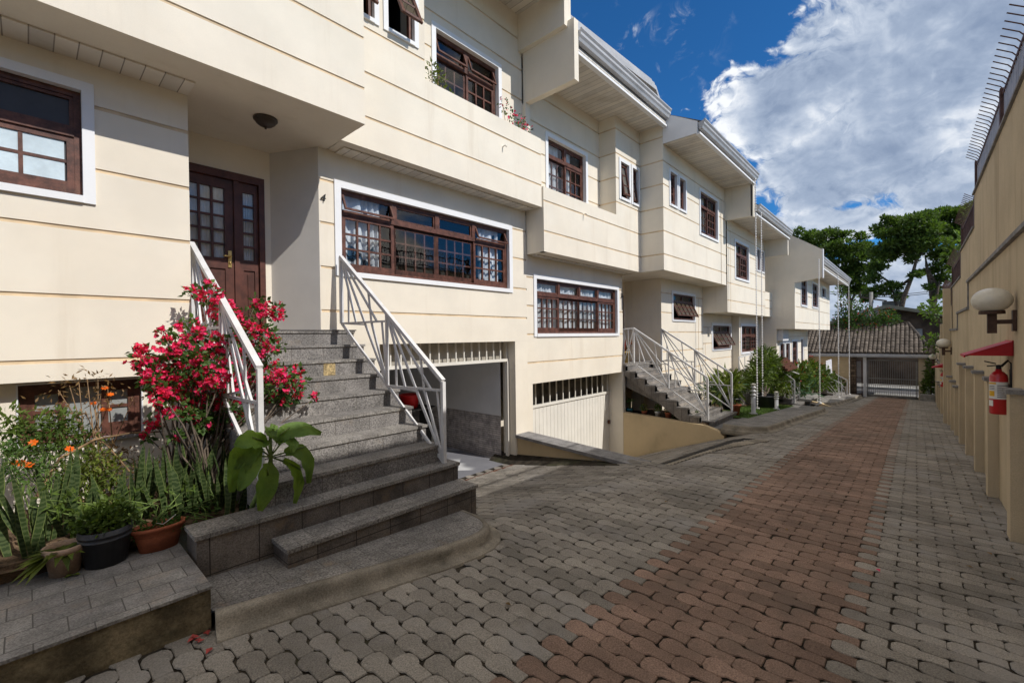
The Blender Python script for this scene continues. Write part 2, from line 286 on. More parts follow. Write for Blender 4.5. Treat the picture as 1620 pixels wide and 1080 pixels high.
# ------------------------------------------------------------------ mesh helpers
LOC = {}
class MB:
    def __init__(s): s.v = []; s.f = []; s.mi = []; s.sm = []
    def add(s, vs, fs, mi=0, smooth=False):
        o = len(s.v); s.v.extend([tuple(map(float, p)) for p in vs])
        for f in fs: s.f.append(tuple(i+o for i in f)); s.mi.append(mi); s.sm.append(smooth)
    def box(s, x0, x1, y0, y1, z0, z1, mi=0):
        s.add([(x0, y0, z0), (x1, y0, z0), (x1, y1, z0), (x0, y1, z0), (x0, y0, z1), (x1, y0, z1), (x1, y1, z1), (x0, y1, z1)],
              [(0, 3, 2, 1), (4, 5, 6, 7), (0, 1, 5, 4), (1, 2, 6, 5), (2, 3, 7, 6), (3, 0, 4, 7)], mi)
    def prism(s, poly, axis, a, b, mi=0):
        """extrude a polygon; axis 'x': poly in (y,z); 'y': (x,z); 'z': (x,y)"""
        def P(p, t): return {'x': (t, p[0], p[1]), 'y': (p[0], t, p[1]), 'z': (p[0], p[1], t)}[axis]
        n = len(poly)
        s.add([P(p, a) for p in poly]+[P(p, b) for p in poly],
              [tuple(range(n)), tuple(range(2*n-1, n-1, -1))]+[(i, (i+1) % n, n+(i+1) % n, n+i) for i in range(n)], mi)
    def bar(s, p, q, w, h=None, mi=0, up=(0, 0, 1)):
        h = h or w; p = Vector(p); q = Vector(q); d = (q-p).normalized(); u = Vector(up)
        if abs(d.dot(u)) > 0.98: u = Vector((1, 0, 0))
        a = d.cross(u).normalized()*(w/2); b = a.cross(d).normalized()*(h/2)
        s.add([p-a-b, p+a-b, p+a+b, p-a+b, q-a-b, q+a-b, q+a+b, q-a+b],
              [(0, 3, 2, 1), (4, 5, 6, 7), (0, 1, 5, 4), (1, 2, 6, 5), (2, 3, 7, 6), (3, 0, 4, 7)], mi)
    def tube(s, pts, r, n=6, mi=0):
        pts = [Vector(p) for p in pts]; rr = r if hasattr(r, '__len__') else [r]*len(pts); vs = []; fs = []
        for i, p in enumerate(pts):
            d = (pts[min(i+1, len(pts)-1)]-pts[max(i-1, 0)]).normalized()
            u = Vector((0, 0, 1)) if abs(d.z) < 0.9 else Vector((1, 0, 0))
            a = d.cross(u).normalized(); b = a.cross(d)
            for k in range(n):
                t = 2*math.pi*k/n; vs.append(p+(a*math.cos(t)+b*math.sin(t))*rr[i])
        for i in range(len(pts)-1):
            for k in range(n): fs.append((i*n+k, i*n+(k+1) % n, (i+1)*n+(k+1) % n, (i+1)*n+k))
        fs.append(tuple(range(n))); fs.append(tuple(range((len(pts)-1)*n, len(pts)*n)))
        s.add(vs, fs, mi, True)
    def lathe(s, prof, c, n=20, mi=0, sx=1, sy=1, smooth=True):
        vs = []; fs = []
        for (r, z) in prof:
            for k in range(n):
                t = 2*math.pi*k/n; vs.append((c[0]+sx*r*math.cos(t), c[1]+sy*r*math.sin(t), c[2]+z))
        for i in range(len(prof)-1):
            for k in range(n): fs.append((i*n+k, i*n+(k+1) % n, (i+1)*n+(k+1) % n, (i+1)*n+k))
        s.add(vs, fs, mi, smooth)
    def quad(s, a, b, c, d, mi=0): s.add([a, b, c, d], [(0, 1, 2, 3)], mi)
    def leaf(s, p, d, up, L, w, mi=0, fold=0.15, droop=0.0):
        """one pointed leaf: p base, d direction, 6 points"""
        p = Vector(p); d = Vector(d).normalized(); u = Vector(up)
        a = d.cross(u)
        if a.length < 1e-3: a = d.cross(Vector((1, 0, 0)))
        a.normalize(); nn = a.cross(d).normalized()
        m = p+d*L*0.45+nn*(-droop*L*0.3); t = p+d*L+nn*(-droop*L)
        s.add([p, m+a*w/2+nn*fold*w, t, m-a*w/2+nn*fold*w, m], [(0, 1, 4), (1, 2, 4), (2, 3, 4), (3, 0, 4)], mi)
    def build(s, name, mats, parent=None, smooth=False):
        me = bpy.data.meshes.new(name); o = LOC.get(parent.name, (0, 0, 0)) if parent else (0, 0, 0)
        vs = np.array(s.v, dtype=float).reshape(-1, 3)-np.array(o)
        me.from_pydata(vs.tolist(), [], s.f)
        if isinstance(mats, str): mats = [mats]
        for m in mats: me.materials.append(MATS[m])
        me.polygons.foreach_set('material_index', s.mi); me.polygons.foreach_set('use_smooth', s.sm)
        me.update()
        ob = bpy.data.objects.new(name, me); COL.objects.link(ob)
        if parent: ob.parent = parent; LOC[ob.name] = o
        return ob
def thing(name, loc, label, cat, group=None):
    o = bpy.data.objects.new(name, None); COL.objects.link(o); o.location = loc; LOC[o.name] = loc
    o.empty_display_size = 0.2; o['label'] = label; o['category'] = cat
    if group: o['group'] = group
    return o
def tag(o, label, cat, group=None, kind=None):
    if kind: o['kind'] = kind
    if label: o['label'] = label
    if cat: o['category'] = cat
    if group: o['group'] = group
    return o
def recenter(o, loc):
    """move a single-mesh thing's origin to loc"""
    o.data.transform(Matrix.Translation(-Vector(loc))); o.location = loc; return o
def dup(o, delta, label=None, parent=None):
    c = o.copy(); COL.objects.link(c)
    if parent: c.parent = parent
    else:
        c.location = Vector(o.location)+Vector(delta)
        if label: c['label'] = label
    for ch in o.children: dup(ch, None, parent=c)
    return c

def panel(mb, T, u0, u1, z0, z1, holes=(), grooves=(), gd=0.012, gw=0.036, thick=0.14, mi=0, gmi=1, ends=(1, 1)):
    """a rendered wall face with real recessed grooves and openings. T(u, depth, z) -> world"""
    us = {u0, u1}; zs = {z0, z1}
    for h in holes: us |= {min(max(h[0], u0), u1), min(max(h[1], u0), u1)}; zs |= {min(max(h[2], z0), z1), min(max(h[3], z0), z1)}
    gs = [x for x in grooves if z0+gw < x < z1-gw]
    for x in gs: zs |= {x-gw/2, x+gw/2}
    us = sorted(us); zs = sorted(zs); nu, nz = len(us)-1, len(zs)-1
    dep = np.zeros((nu+2, nz+2)); dep[:] = thick
    dep[0, :] = thick if ends[0] else 0; dep[-1, :] = thick if ends[1] else 0
    for i in range(nu):
        for j in range(nz):
            cu, cz = (us[i]+us[i+1])/2, (zs[j]+zs[j+1])/2
            d = 0.0
            if any(abs(cz-x) < gw/2 for x in gs): d = gd
            if any(h[0] < cu < h[1] and h[2] < cz < h[3] for h in holes): d = thick
            dep[i+1, j+1] = d
    for i in range(nu):
        for j in range(nz):
            d = dep[i+1, j+1]; a, b, c, e = us[i], us[i+1], zs[j], zs[j+1]
            if d < thick: mb.quad(T(a, d, c), T(b, d, c), T(b, d, e), T(a, d, e), gmi if d == gd else mi)
            for (ii, jj, p, q) in ((i, j+1, (a, c), (a, e)), (i+2, j+1, (b, c), (b, e)), (i+1, j, (a, c), (b, c)), (i+1, j+2, (a, e), (b, e))):
                dn = dep[ii, jj]
                if dn > d and d < thick: mb.quad(T(p[0], d, p[1]), T(q[0], d, q[1]), T(q[0], dn, q[1]), T(p[0], dn, p[1]), mi)
def TY(Y): return lambda u, d, z: (u, Y+d, z)
def TX(X): return lambda u, d, z: (X+d, u, z)     # face looking to -X
CW = ['cream_stucco', 'dark_groove']

def window(house, Y, x0, x1, z0, z1, sashes=2, grid=(3, 3), transom=0.3, casing=0.1, curtain=None, name='window', sill=True, awn=None, tr_open=(), reveal=0.10, glass='window_glass', cut=None):
    """x0..x1, z0..z1: outer edge of the white casing on the plane Y. Returns the hole rectangle."""
    c = casing; hx0, hx1, hz0, hz1 = x0+c, x1-c, z0+c*(0.75 if sill else 1), z1-c
    f = MB(); ft = 0.05; y0, y1 = Y+reveal-0.045, Y+reveal+0.015
    f.box(hx0, hx0+ft, y0, y1, hz0, hz1); f.box(hx1-ft, hx1, y0, y1, hz0, hz1)
    f.box(hx0+ft, hx1-ft, y0, y1, hz0, hz0+ft); f.box(hx0+ft, hx1-ft, y0, y1, hz1-ft, hz1)
    ix0, ix1, iz0, iz1 = hx0+ft, hx1-ft, hz0+ft, hz1-ft
    zt = iz1
    n = max(1, sashes)
    if transom:
        zt = iz1-transom; f.box(ix0, ix1, y0-0.012, y1, zt-0.035, zt+0.035)
        for k in range(1, n):
            xm = ix0+(ix1-ix0)*k/n; f.box(xm-0.04, xm+0.04, y0-0.008, y1, zt+0.035, iz1)
        for k in range(n):
            a = ix0+(ix1-ix0)*k/n+(0.04 if k else 0); b = ix0+(ix1-ix0)*(k+1)/n-(0.04 if k < n-1 else 0); e = 0.028
            tilt = 0.10 if k in tr_open else 0.0
            za, zb = zt+0.04, iz1-0.004
            if tilt:
                for (p, q) in (((a, zb), (b, zb)), ((a, za), (b, za))):
                    yy = y0+0.02-(tilt if p[1] == za else 0); f.bar((p[0], yy, p[1]), (q[0], yy, q[1]), e)
                for xx in (a+e/2, b-e/2): f.bar((xx, y0+0.02-tilt, za), (xx, y0+0.02, zb), e)
            else:
                f.box(a, b, y0+0.01, y1-0.01, za, za+e); f.box(a, b, y0+0.01, y1-0.01, zb-e, zb)
                f.box(a, a+e, y0+0.012, y1-0.012, za+e, zb-e); f.box(b-e, b, y0+0.012, y1-0.012, za+e, zb-e)
        zt -= 0.035
    if awn is None:
        for k in range(n):
            a = ix0+(ix1-ix0)*k/n; b = ix0+(ix1-ix0)*(k+1)/n; e = 0.05; yo = 0.0 if (k in (0, n-1) or n < 3) else 0.026
            if n == 2 and k == 0: yo = 0.026
            A, B = y0+0.006+yo, y1-0.012+yo
            f.box(a, a+e, A, B, iz0, zt); f.box(b-e, b, A, B, iz0, zt); f.box(a+e, b-e, A, B, iz0, iz0+e+0.03); f.box(a+e, b-e, A, B, zt-e, zt)
            gx, gz = grid
            for i in range(1, gx): xm = a+e+(b-a-2*e)*i/gx; f.box(xm-0.014, xm+0.014, A+0.006, B-0.004, iz0+e+0.03, zt-e)
            for j in range(1, gz): zm = iz0+e+0.03+(zt-iz0-2*e-0.03)*j/gz; f.box(a+e, b-e, A+0.008, B-0.006, zm-0.014, zm+0.014)
    w = f.build(name, 'brown_wood', house)
    cs = MB(); p = -0.022; q = reveal-0.05
    cs.box(x0, hx0, Y+p, Y+q, z0, z1); cs.box(hx1, x1, Y+p, Y+q, z0, z1)
    cs.box(hx0, hx1, Y+p, Y+q, hz1, z1); cs.box(hx0, hx1, Y+p-(0.012 if sill else 0), Y+q, z0, hz0)
    cs.build('casing', 'white_trim', w)
    gl = MB(); yg = y1-0.028
    gl.quad((ix0, yg, iz0), (ix1, yg, iz0), (ix1, yg, zt if awn else iz1), (ix0, yg, zt if awn else iz1))
    if not awn: gl.build('pane', glass, w)
    if awn:
        ang, zh, cols, rows = awn       # a sash hinged at zh, swung out at the bottom
        s_ = MB(); gg = MB(); L = zh-iz0; ca, sa = math.cos(ang), math.sin(ang)
        def PT(x, t): return (x, y0+0.01-sa*t, zh-ca*t)
        nx = max(1, cols)
        for xx in [ix0+0.025, ix1-0.025]: s_.bar(PT(xx, 0), PT(xx, L), 0.05, 0.035)
        for t in (0.025, L-0.03): s_.bar(PT(ix0+0.05, t), PT(ix1-0.05, t), 0.05, 0.033)
        for i in range(1, nx): xm = ix0+(ix1-ix0)*i/nx; s_.bar(PT(xm, 0.05), PT(xm, L-0.06), 0.05 if cols > 2 else 0.025, 0.03)
        for j in range(1, rows): s_.bar(PT(ix0+0.05, L*j/rows), PT(ix1-0.05, L*j/rows), 0.022, 0.028)
        sh = s_.build('sash', 'brown_wood', w)
        gg.quad(PT(ix0, 0), PT(ix1, 0), PT(ix1, L), PT(ix0, L)); gg.build('pane', glass, w)
        if zh < iz1-0.05:
            g2 = MB(); g2.box(ix0, ix1, y0, y1, zh, zh+0.05); g2.box((ix0+ix1)/2-0.025, (ix0+ix1)/2+0.025, y0+.002, y1-.002, zh+0.05, iz1); g2.build('transom_bar', 'brown_wood', w)
            g3 = MB(); g3.quad((ix0, yg, zh+0.05), (ix1, yg, zh+0.05), (ix1, yg, iz1), (ix0, yg, iz1)); g3.build('upper_pane', glass, w)
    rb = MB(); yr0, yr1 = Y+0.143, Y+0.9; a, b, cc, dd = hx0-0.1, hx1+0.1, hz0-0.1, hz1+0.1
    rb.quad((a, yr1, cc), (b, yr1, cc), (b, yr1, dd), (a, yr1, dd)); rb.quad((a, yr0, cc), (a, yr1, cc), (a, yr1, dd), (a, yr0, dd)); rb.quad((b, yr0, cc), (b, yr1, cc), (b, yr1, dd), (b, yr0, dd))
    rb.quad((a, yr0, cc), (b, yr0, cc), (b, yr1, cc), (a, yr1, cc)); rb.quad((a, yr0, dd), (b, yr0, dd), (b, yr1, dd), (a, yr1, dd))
    rb.build('dark_room_box', 'room_dark', w)  # near-black box; the dark of an unlit room is in its colour
    if curtain:
        m, spans = curtain
        for (s0, s1) in spans:
            cb = MB()
            xa, xb = hx0+(hx1-hx0)*s0, hx0+(hx1-hx0)*s1; nn = max(8, int((xb-xa)*60)); row = []; ph = x0*3.7
            for i in range(nn+1):
                x = xa+(xb-xa)*i/nn; row.append((x, Y+reveal+0.07+0.024*math.sin(x*47+ph+math.sin(x*11+ph)*2.2)+0.012*math.sin(x*23+ph*2)))
            for i in range(nn): cb.quad((*row[i], hz0), (*row[i+1], hz0), (*row[i+1], hz1), (*row[i], hz1))
            cb.build('curtain', m, w)
    return (hx0-0.004, hx1+0.004, hz0-0.004, hz1+0.004)

# ------------------------------------------------------------------ ground
_px = [-12, -6, 0, 3.2, 6.46, 8.3, 10, 11.7, 13.45, 15, 16.5, 18.1, 25, 34.3, 45, 60]
_pz = [0.6, 0.36, 0.10, -0.03, -0.15, -0.22, -0.28, -0.37, -0.48, -0.58, -0.69, -0.80, -1.28, -1.95, -2.35, -2.6]
def base(x): return np.interp(x, _px, _pz)
def sst(x, a, b): t = np.clip((np.asarray(x, float)-a)/(b-a), 0, 1); return t*t*(3-2*t)
def ground(x, y):
    x = np.asarray(x, float); y = np.asarray(y, float); z = base(x)
    w4 = sst(x, 3.0, 3.5)*(1-sst(x, 6.6, 6.85)); t4 = np.clip((y-3.2)/2.8, 0, 1)
    w3 = sst(x, 6.8, 7.4)*(1-sst(x, 11.15, 11.5)); t3 = np.clip((y-2.7)/3.75, 0, 1)
    z = z+w4*t4*(-0.61-base(5.0)-0.0)*0+w4*(t4*(-0.62-z))
    z = z+w3*(t3**1.1*(-1.68-z))
    return z
def gz(x, y): return float(ground(x, y))
# kerb lines (centre of the kerb's road edge)
K4 = [(0.772, 3.245), (1.6, 3.09), (2.3, 2.95), (2.64, 2.92), (2.80, 2.935), (2.92, 2.985), (3.02, 3.08), (3.075, 3.2), (3.10, 3.36), (3.10, 3.58)]
K3 = [(11.18, 3.42), (11.12, 3.05), (11.22, 2.75), (11.5, 2.56), (12.0, 2.50), (14, 2.47), (16.5, 2.40), (18.6, 2.36), (19.35, 2.42), (19.75, 2.7), (19.8, 3.0)]
K2 = [(22.2, 3.1), (22.4, 2.7), (22.9, 2.50), (25, 2.45), (28, 2.42), (31, 2.40), (33.6, 2.40)]
def kline(K, x):
    xs = [p[0] for p in K]; ys = [p[1] for p in K]
    return np.interp(x, xs[:], ys[:])
def in_road(x, y):
    if y < -0.92: return False
    if x < 0.78: return y < 3.34
    if x < 3.14: return y < np.interp(x, [.8, 1.6, 2.3, 2.62, 2.86, 3.05, 3.12, 3.14], [3.19, 3.04, 2.90, 2.87, 2.89, 2.98, 3.12, 3.3])
    if x < 3.3: return y < 3.9
    if x < 6.66: return y < 6.02
    if x < 7.05: return y < 3.46
    if x < 11.08: return y < 6.42 and not (abs(y-(3.62-(x-7.1)*0.30)) < 0.22 and 7.1 < x < 10.3)
    if x < 19.9: return y < np.interp(x, [11.08, 11.2, 11.5, 12, 16.5, 18.6, 19.3, 19.7, 19.9], [3.2, 2.72, 2.46, 2.40, 2.30, 2.26, 2.34, 2.6, 3.1])
    if x < 22.2: return y < 4.6
    return y < np.interp(x, [22.2, 22.5, 23, 34], [2.8, 2.45, 2.26, 2.16])
rb = MB()
# the bed under the pavers
xs = np.concatenate([np.arange(-8, 10.9, 0.3), np.array([10.9, 11.1, 11.3]), np.arange(11.5, 14, 0.3), np.arange(14, 35.2, 0.6)]); ys = np.array(list(np.arange(-0.95, 6.6, 0.25)))
ZZ = ground(xs[:, None], ys[None, :])-0.014
vv = [(xs[i], ys[j], ZZ[i, j]) for i in range(len(xs)) for j in range(len(ys))]; ny = len(ys)
def bed_ok(x, y): return (in_road(x, y-0.45) or (x < 3.2 and y < 3.4)) and not (11.05 < x < 11.5 and y > 3.4)
rb.add(vv, [(i*ny+j, (i+1)*ny+j, (i+1)*ny+j+1, i*ny+j+1) for i in range(len(xs)-1) for j in range(ny-1) if bed_ok((xs[i]+xs[i+1])/2, (ys[j]+ys[j+1])/2)], 2)
# interlocking key-shaped pavers: octagonal head and narrower tail
prof = [(-.032, .000), (-.062, .020), (-.073, .048), (-.073, .100), (-.062, .124), (-.048, .139), (-.0465, .264), (.0465, .264), (.048, .139), (.062, .124), (.073, .100), (.073, .048), (.062, .020), (.032, .000)]
prof = [(a, 0.132-b) for a, b in prof][::-1]
outer = np.array([(a*0.982, b*0.990) for a, b in prof]); inner = np.array([(a*0.925, b*0.966) for a, b in prof]); npf = len(prof)
PX, PY = 0.1205, 0.2655
pr = np.random.default_rng(3)
for i in range(int(-3/PX), int(34.6/PX)):
    x = i*PX
    for j in range(-5, 27):
        y = j*PY+(PY/2 if i % 2 else 0)
        if not in_road(x, y-0.03) : continue
        red = 0.36 < y < 1.62+0.02*math.sin(i*1.7) and (x > -2)
        jx, jy, jz, rz = pr.normal(0, .0022), pr.normal(0, .003), pr.normal(0, .0022), pr.normal(0, .012)
        tx, ty = pr.normal(0, .012, 2)
        if pr.random() < 0.03: jz -= 0.006
        c, s_ = math.cos(rz), math.sin(rz); k = len(rb.v)
        for ring, dz in ((outer, -0.0085), (inner, 0.0)):
            X = x+jx+ring[:, 0]*c-ring[:, 1]*s_; Y = y+jy+ring[:, 0]*s_+ring[:, 1]*c
            Z = ground(X, Y)+jz+dz+ring[:, 0]*tx+ring[:, 1]*ty*.5
            rb.v.extend(zip(X.tolist(), Y.tolist(), Z.tolist()))
        m_ = 1 if red else 0
        rb.f.append(tuple(range(k+npf, k+2*npf))); rb.mi.append(m_); rb.sm.append(False)
        for q in range(npf):
            rb.f.append((k+q, k+(q+1) % npf, k+npf+(q+1) % npf, k+npf+q)); rb.mi.append(m_); rb.sm.append(True)
road = rb.build('road', ['paver_grey', 'paver_red', 'joint_dirt']); road['kind'] = 'structure'

gm = MB(); Rr = 900
def gslab(x0, x1, y0, y1, z): gm.quad((x0, y0, z), (x1, y0, z), (x1, y1, z), (x0, y1, z))
gslab(-Rr, 35, -Rr, -1.4, -2.7); gslab(-Rr, 35, 13, Rr, -2.7); gslab(-Rr, -8, -1.4, 13, -2.7); gslab(60, Rr, -Rr, Rr, -2.72); gslab(35, 60, -Rr, -14, -2.7); gslab(35, 60, 14, Rr, -2.7)
gslab(-8, 35, -1.4, 13, -2.7)
gr = gm.build('ground', 'earth'); gr['kind'] = 'structure'
st = MB(); st.quad((34.6, -14, -1.98), (34.6, 14, -1.98), (42, 14, -2.12), (42, -14, -2.12)); st.quad((42, -14, -2.12), (42, 14, -2.12), (60.2, 14, -2.5), (60.2, -14, -2.5))
o = st.build('street', 'asphalt'); o['kind'] = 'structure'
pv = MB()
for x0, x1 in ((34.6, 36.2), (40.5, 43.0)): pv.box(x0, x1, -13, 13, -2.4, -1.86 if x0 < 36 else -1.93)
o = pv.build('street_pavement', 'stone_grey'); o['kind'] = 'structure'

def sweep(mb, K, prof, z0f, mi=0):
    """profile (offset to the left of travel, dz) swept along K, base height from z0f(x, y)"""
    n = len(prof); P = [Vector((p[0], p[1], 0)) for p in K]; vs = []
    for i, p in enumerate(P):
        d = (P[min(i+1, len(P)-1)]-P[max(i-1, 0)]).normalized(); nrm = Vector((-d.y, d.x, 0))
        for (o_, dz) in prof: q = p+nrm*o_; vs.append((q.x, q.y, z0f(q.x, q.y)+dz))
    mb.add(vs, [(i*n+k, (i+1)*n+k, (i+1)*n+(k+1) % n, i*n+(k+1) % n) for i in range(len(P)-1) for k in range(n)], mi, True)
    mb.add(vs, [tuple(range(n)), tuple(range((len(P)-1)*n, len(P)*n))], mi)
def dense(K, step=0.18):
    out = []
    for a, b in zip(K, K[1:]):
        m = max(1, int(math.dist(a, b)/step)); out += [(a[0]+(b[0]-a[0])*t/m, a[1]+(b[1]-a[1])*t/m) for t in range(m)]
    return out+[K[-1]]
kp = [(-0.105, -0.10), (-0.105, 0.010), (-0.10, 0.012), (-0.05, 0.014), (-0.025, 0.022), (-0.008, 0.042), (0.0, 0.075), (0.008, 0.102), (0.02, 0.118), (0.035, 0.124), (0.068, 0.126), (0.07, -0.10)]
zb = lambda x, y: float(base(x))
for K, nm in ((K4, 0), (K3, 1), (K2, 2)):
    k = MB(); sweep(k, dense(K), kp, zb); o = k.build('kerb', 'kerb_concrete'); o['kind'] = 'structure'
# pavements behind the kerbs
def pavement(poly_lo, back, mtl, dz=0.122):
    p = MB(); lo = dense(poly_lo, 0.3)
    for a, b in zip(lo, lo[1:]):
        p.quad((a[0], a[1], base(a[0])+dz), (b[0], b[1], base(b[0])+dz), (b[0], back, base(b[0])+dz), (a[0], back, base(a[0])+dz))
    o = p.build('pavement', mtl); o['kind'] = 'structure'; return o
pavement([(0.772, 3.31), (1.6, 3.155), (2.3, 3.015), (2.64, 2.985), (2.78, 3.0), (2.885, 3.045), (2.965, 3.12), (3.012, 3.22), (3.033, 3.37), (3.034, 3.5)], 4.0, 'granite')
pavement([(11.20, 3.10), (11.29, 2.80), (11.54, 2.622), (12.0, 2.563), (14, 2.533), (16.5, 2.463), (18.6, 2.423), (19.32, 2.48), (19.68, 2.73)], 3.45, 'granite')
pavement([(22.46, 2.73), (22.93, 2.563), (25, 2.513), (33.6, 2.463)], 3.6, 'granite')
# raised block with the flower pots at lower left
b_ = MB(); b_.box(-4, 0.775, 3.36, 5.0, -0.3, 0.318, 0)
b_.box(-4, 0.78, 3.345, 5.0, 0.3185, 0.336, 1)
o = b_.build('raised_pavement', ['mossy_concrete', 'slate_tile']); o['kind'] = 'structure'
# garden soil beside the stair
s_ = MB(); xs2 = np.linspace(-4, 1.5, 26); ys2 = np.linspace(4.35, 5.9, 12); q = np.random.default_rng(5)
zz = 0.42+q.normal(0, .02, (26, 12))
s_.add([(x, y, zz[i, j]) for i, x in enumerate(xs2) for j, y in enumerate(ys2)], [(i*12+j, (i+1)*12+j, (i+1)*12+j+1, i*12+j+1) for i in range(25) for j in range(11)])
s_.box(-4, 0.8, 4.42, 4.45, 0.2, 0.45)
o = s_.build('garden_soil', 'soil'); o['kind'] = 'structure'
# soil and lawn between the far stairs
s_ = MB(); s_.prism([(x, float(base(x))+.10) for x in (12.9, 14, 15, 16.5, 18.1, 19.6)]+[(19.6, -1.5), (12.9, -1.5)], 'y', 3.3, 6.0)
s_.prism([(22.5, -1.02), (33.8, -1.85), (33.8, -2.4), (22.5, -2.4)], 'y', 3.2, 5.2)
s_.prism([(11.24, -.27), (12.95, -.34), (12.95, -1.5), (11.24, -1.5)], 'y', 3.8, 6.6)
o = s_.build('garden_bed', 'soil'); o['kind'] = 'structure'
gl = MB(); q = np.random.default_rng(11)
def lawnz(x): return float(base(x))+.128
for i in range(6500):
    x = q.uniform(12.95, 18.9); y = q.uniform(3.32, 4.35); z = lawnz(x)
    a = q.uniform(0, 6.28); t = q.uniform(-.5, .5); h = q.uniform(.025, .055)
    gl.add([(x, y, z-.01), (x+.012*math.cos(a), y+.012*math.sin(a), z-.01), (x+t*h, y+q.uniform(-.5, .5)*h, z+h)], [(0, 1, 2)])
gl.prism([(x, lawnz(x)-.004) for x in (12.92, 14, 15, 16.5, 18.1, 18.95)]+[(18.95, -1.3), (12.92, -1.3)], 'y', 3.30, 4.4)
o = gl.build('grass', 'grass'); tag(o, 'strip of short green grass between the far stairs and the pavement', 'lawn', kind='stuff')
# drain across the second driveway
dr = MB()
def drp(t, w, dz=0.0):
    x = 7.12+3.1*t; y = 3.62-(x-7.1)*0.30+w; return (x, y, gz(x, y)+dz)
for i in range(60):
    t0, t1 = i/60, (i+0.6)/60
    dr.add([drp(t0, -.17, .006), drp(t1, -.17, .006), drp(t1, .17, .006), drp(t0, .17, .006)], [(0, 1, 2, 3)])
for w in (-.19, 0, .19):
    dr.add([p for i in range(13) for p in (drp(i/12, w-.02, .010), drp(i/12, w+.02, .010))], [(2*i, 2*i+2, 2*i+3, 2*i+1) for i in range(12)])
for i in range(12): dr.add([drp(i/12, -.2, -.010), drp((i+1)/12, -.2, -.010), drp((i+1)/12, .2, -.010), drp(i/12, .2, -.010)], [(0, 1, 2, 3)], 1)
ap = MB()
for i in range(34):
    t0, t1, tm = i/34, (i+1)/34, (i+.5)/34
    ap.add([drp(t0, -.46, .004), drp(tm, -.46, .022), drp(tm, -.22, .022), drp(t0, -.22, .004)], [(0, 1, 2, 3)]); ap.add([drp(tm, -.46, .022), drp(t1, -.46, .004), drp(t1, -.22, .004), drp(tm, -.22, .022)], [(0, 1, 2, 3)])
a_ = ap.build('concrete_apron', 'kerb_concrete'); a_['kind'] = 'structure'
o = recenter(dr.build('drain_grate', ['grate_iron', 'room_dark']), drp(.5, 0)); tag(o, 'slatted iron drain grate across the mouth of the sloping driveway', 'drain grate')

# ------------------------------------------------------------------ house builder pieces
UG = 0.612                                   # groove spacing
def grooves_from(z, n=12, step=UG): return [z+i*step for i in range(-n, n+1)]

# ================= HOUSE 4 (near) =================
h4 = thing('terraced_house', (2.0, 6.5, 0.4), 'nearest cream terraced house, number 4, with wide brown window above an open garage', 'house', 'cream terraced houses along the lane')
Z4 = 4.53
gA = [4.12, 3.53, 2.96, 2.335, 1.745]
gC = [4.10, 3.515, 2.907, 2.307]
gU = [Z4+.43+UG*i for i in range(8)]
hA = window(h4, 5.7, -1.15, 0.46, 3.20, 4.32, 2, (2, 2), 0.34, 0.085, None, glass='insect_screen')
wA = h4.children[-1]
fl = MB(); fl.quad((-1.0, 5.775, 3.36), (0.26, 5.775, 3.36), (0.26, 5.775, 3.86), (-1.0, 5.775, 3.86)); fl.build('privacy_film', 'film_pane', wA)
hB = window(h4, 5.9, -0.07, 0.80, 0.97, 1.545, 3, (1, 2), 0, 0.012, None, sill=False, glass='window_glass', reveal=0.08)
wB = h4.children[-1]
fl = MB(); fl.quad((-.03, 5.965, 1.0), (.77, 5.965, 1.0), (.77, 5.965, 1.5), (-.03, 5.965, 1.5)); fl.build('frosted_pane', 'frost_pane', wB)
g_ = MB(); panel(g_, TY(5.7), -4, 1.19, 1.57, Z4, [hA], gA, ends=(0, 1)); 
g_.box(-4, 1.19, 5.84, 6.9, 1.575, 1.72); g_.box(1.05, 1.19, 5.84, 6.9, 1.57, Z4)
g_.build('bay_wall', CW, h4)
g_ = MB(); panel(g_, TY(5.9), -4, 1.3, -0.2, 1.572, [hB]); g_.build('basement_wall', CW, h4)
sl = MB(); sl.box(-.1, .84, 5.865, 5.93, .945, .975); sl.build('window_sill', 'slate_cap', h4)
# porch: door wall and splayed side wall
pw = MB(); DY = 6.69
panel(pw, TY(DY), 1.1, 2.36, 1.95, Z4, [(1.19, 2.255, 2.03, 4.145)], [], ends=(0, 0))
pw.build('porch_wall', ['cream_stucco', 'dark_groove'], h4)
sp_ = MB(); sp_.prism([(2.33, 6.70), (2.71, 6.0), (2.9, 6.1), (2.5, 6.8)], 'z', 1.9, Z4); sp_.build('splayed_wall', 'porch_white', h4)
d4 = MB(); x0, x1, zb_, zt_ = 1.19, 2.255, 2.035, 4.14
d4.box(x0, x0+.07, DY-.02, DY+.1, zb_, zt_); d4.box(x1-.07, x1, DY-.02, DY+.1, zb_, zt_); d4.box(x0+.07, x1-.07, DY-.02, DY+.1, zt_-.10, zt_)
d4.box(1.885, 1.945, DY+.0, DY+.09, zb_, zt_-.1)
dfr = d4.build('door_frame', 'door_wood', h4)
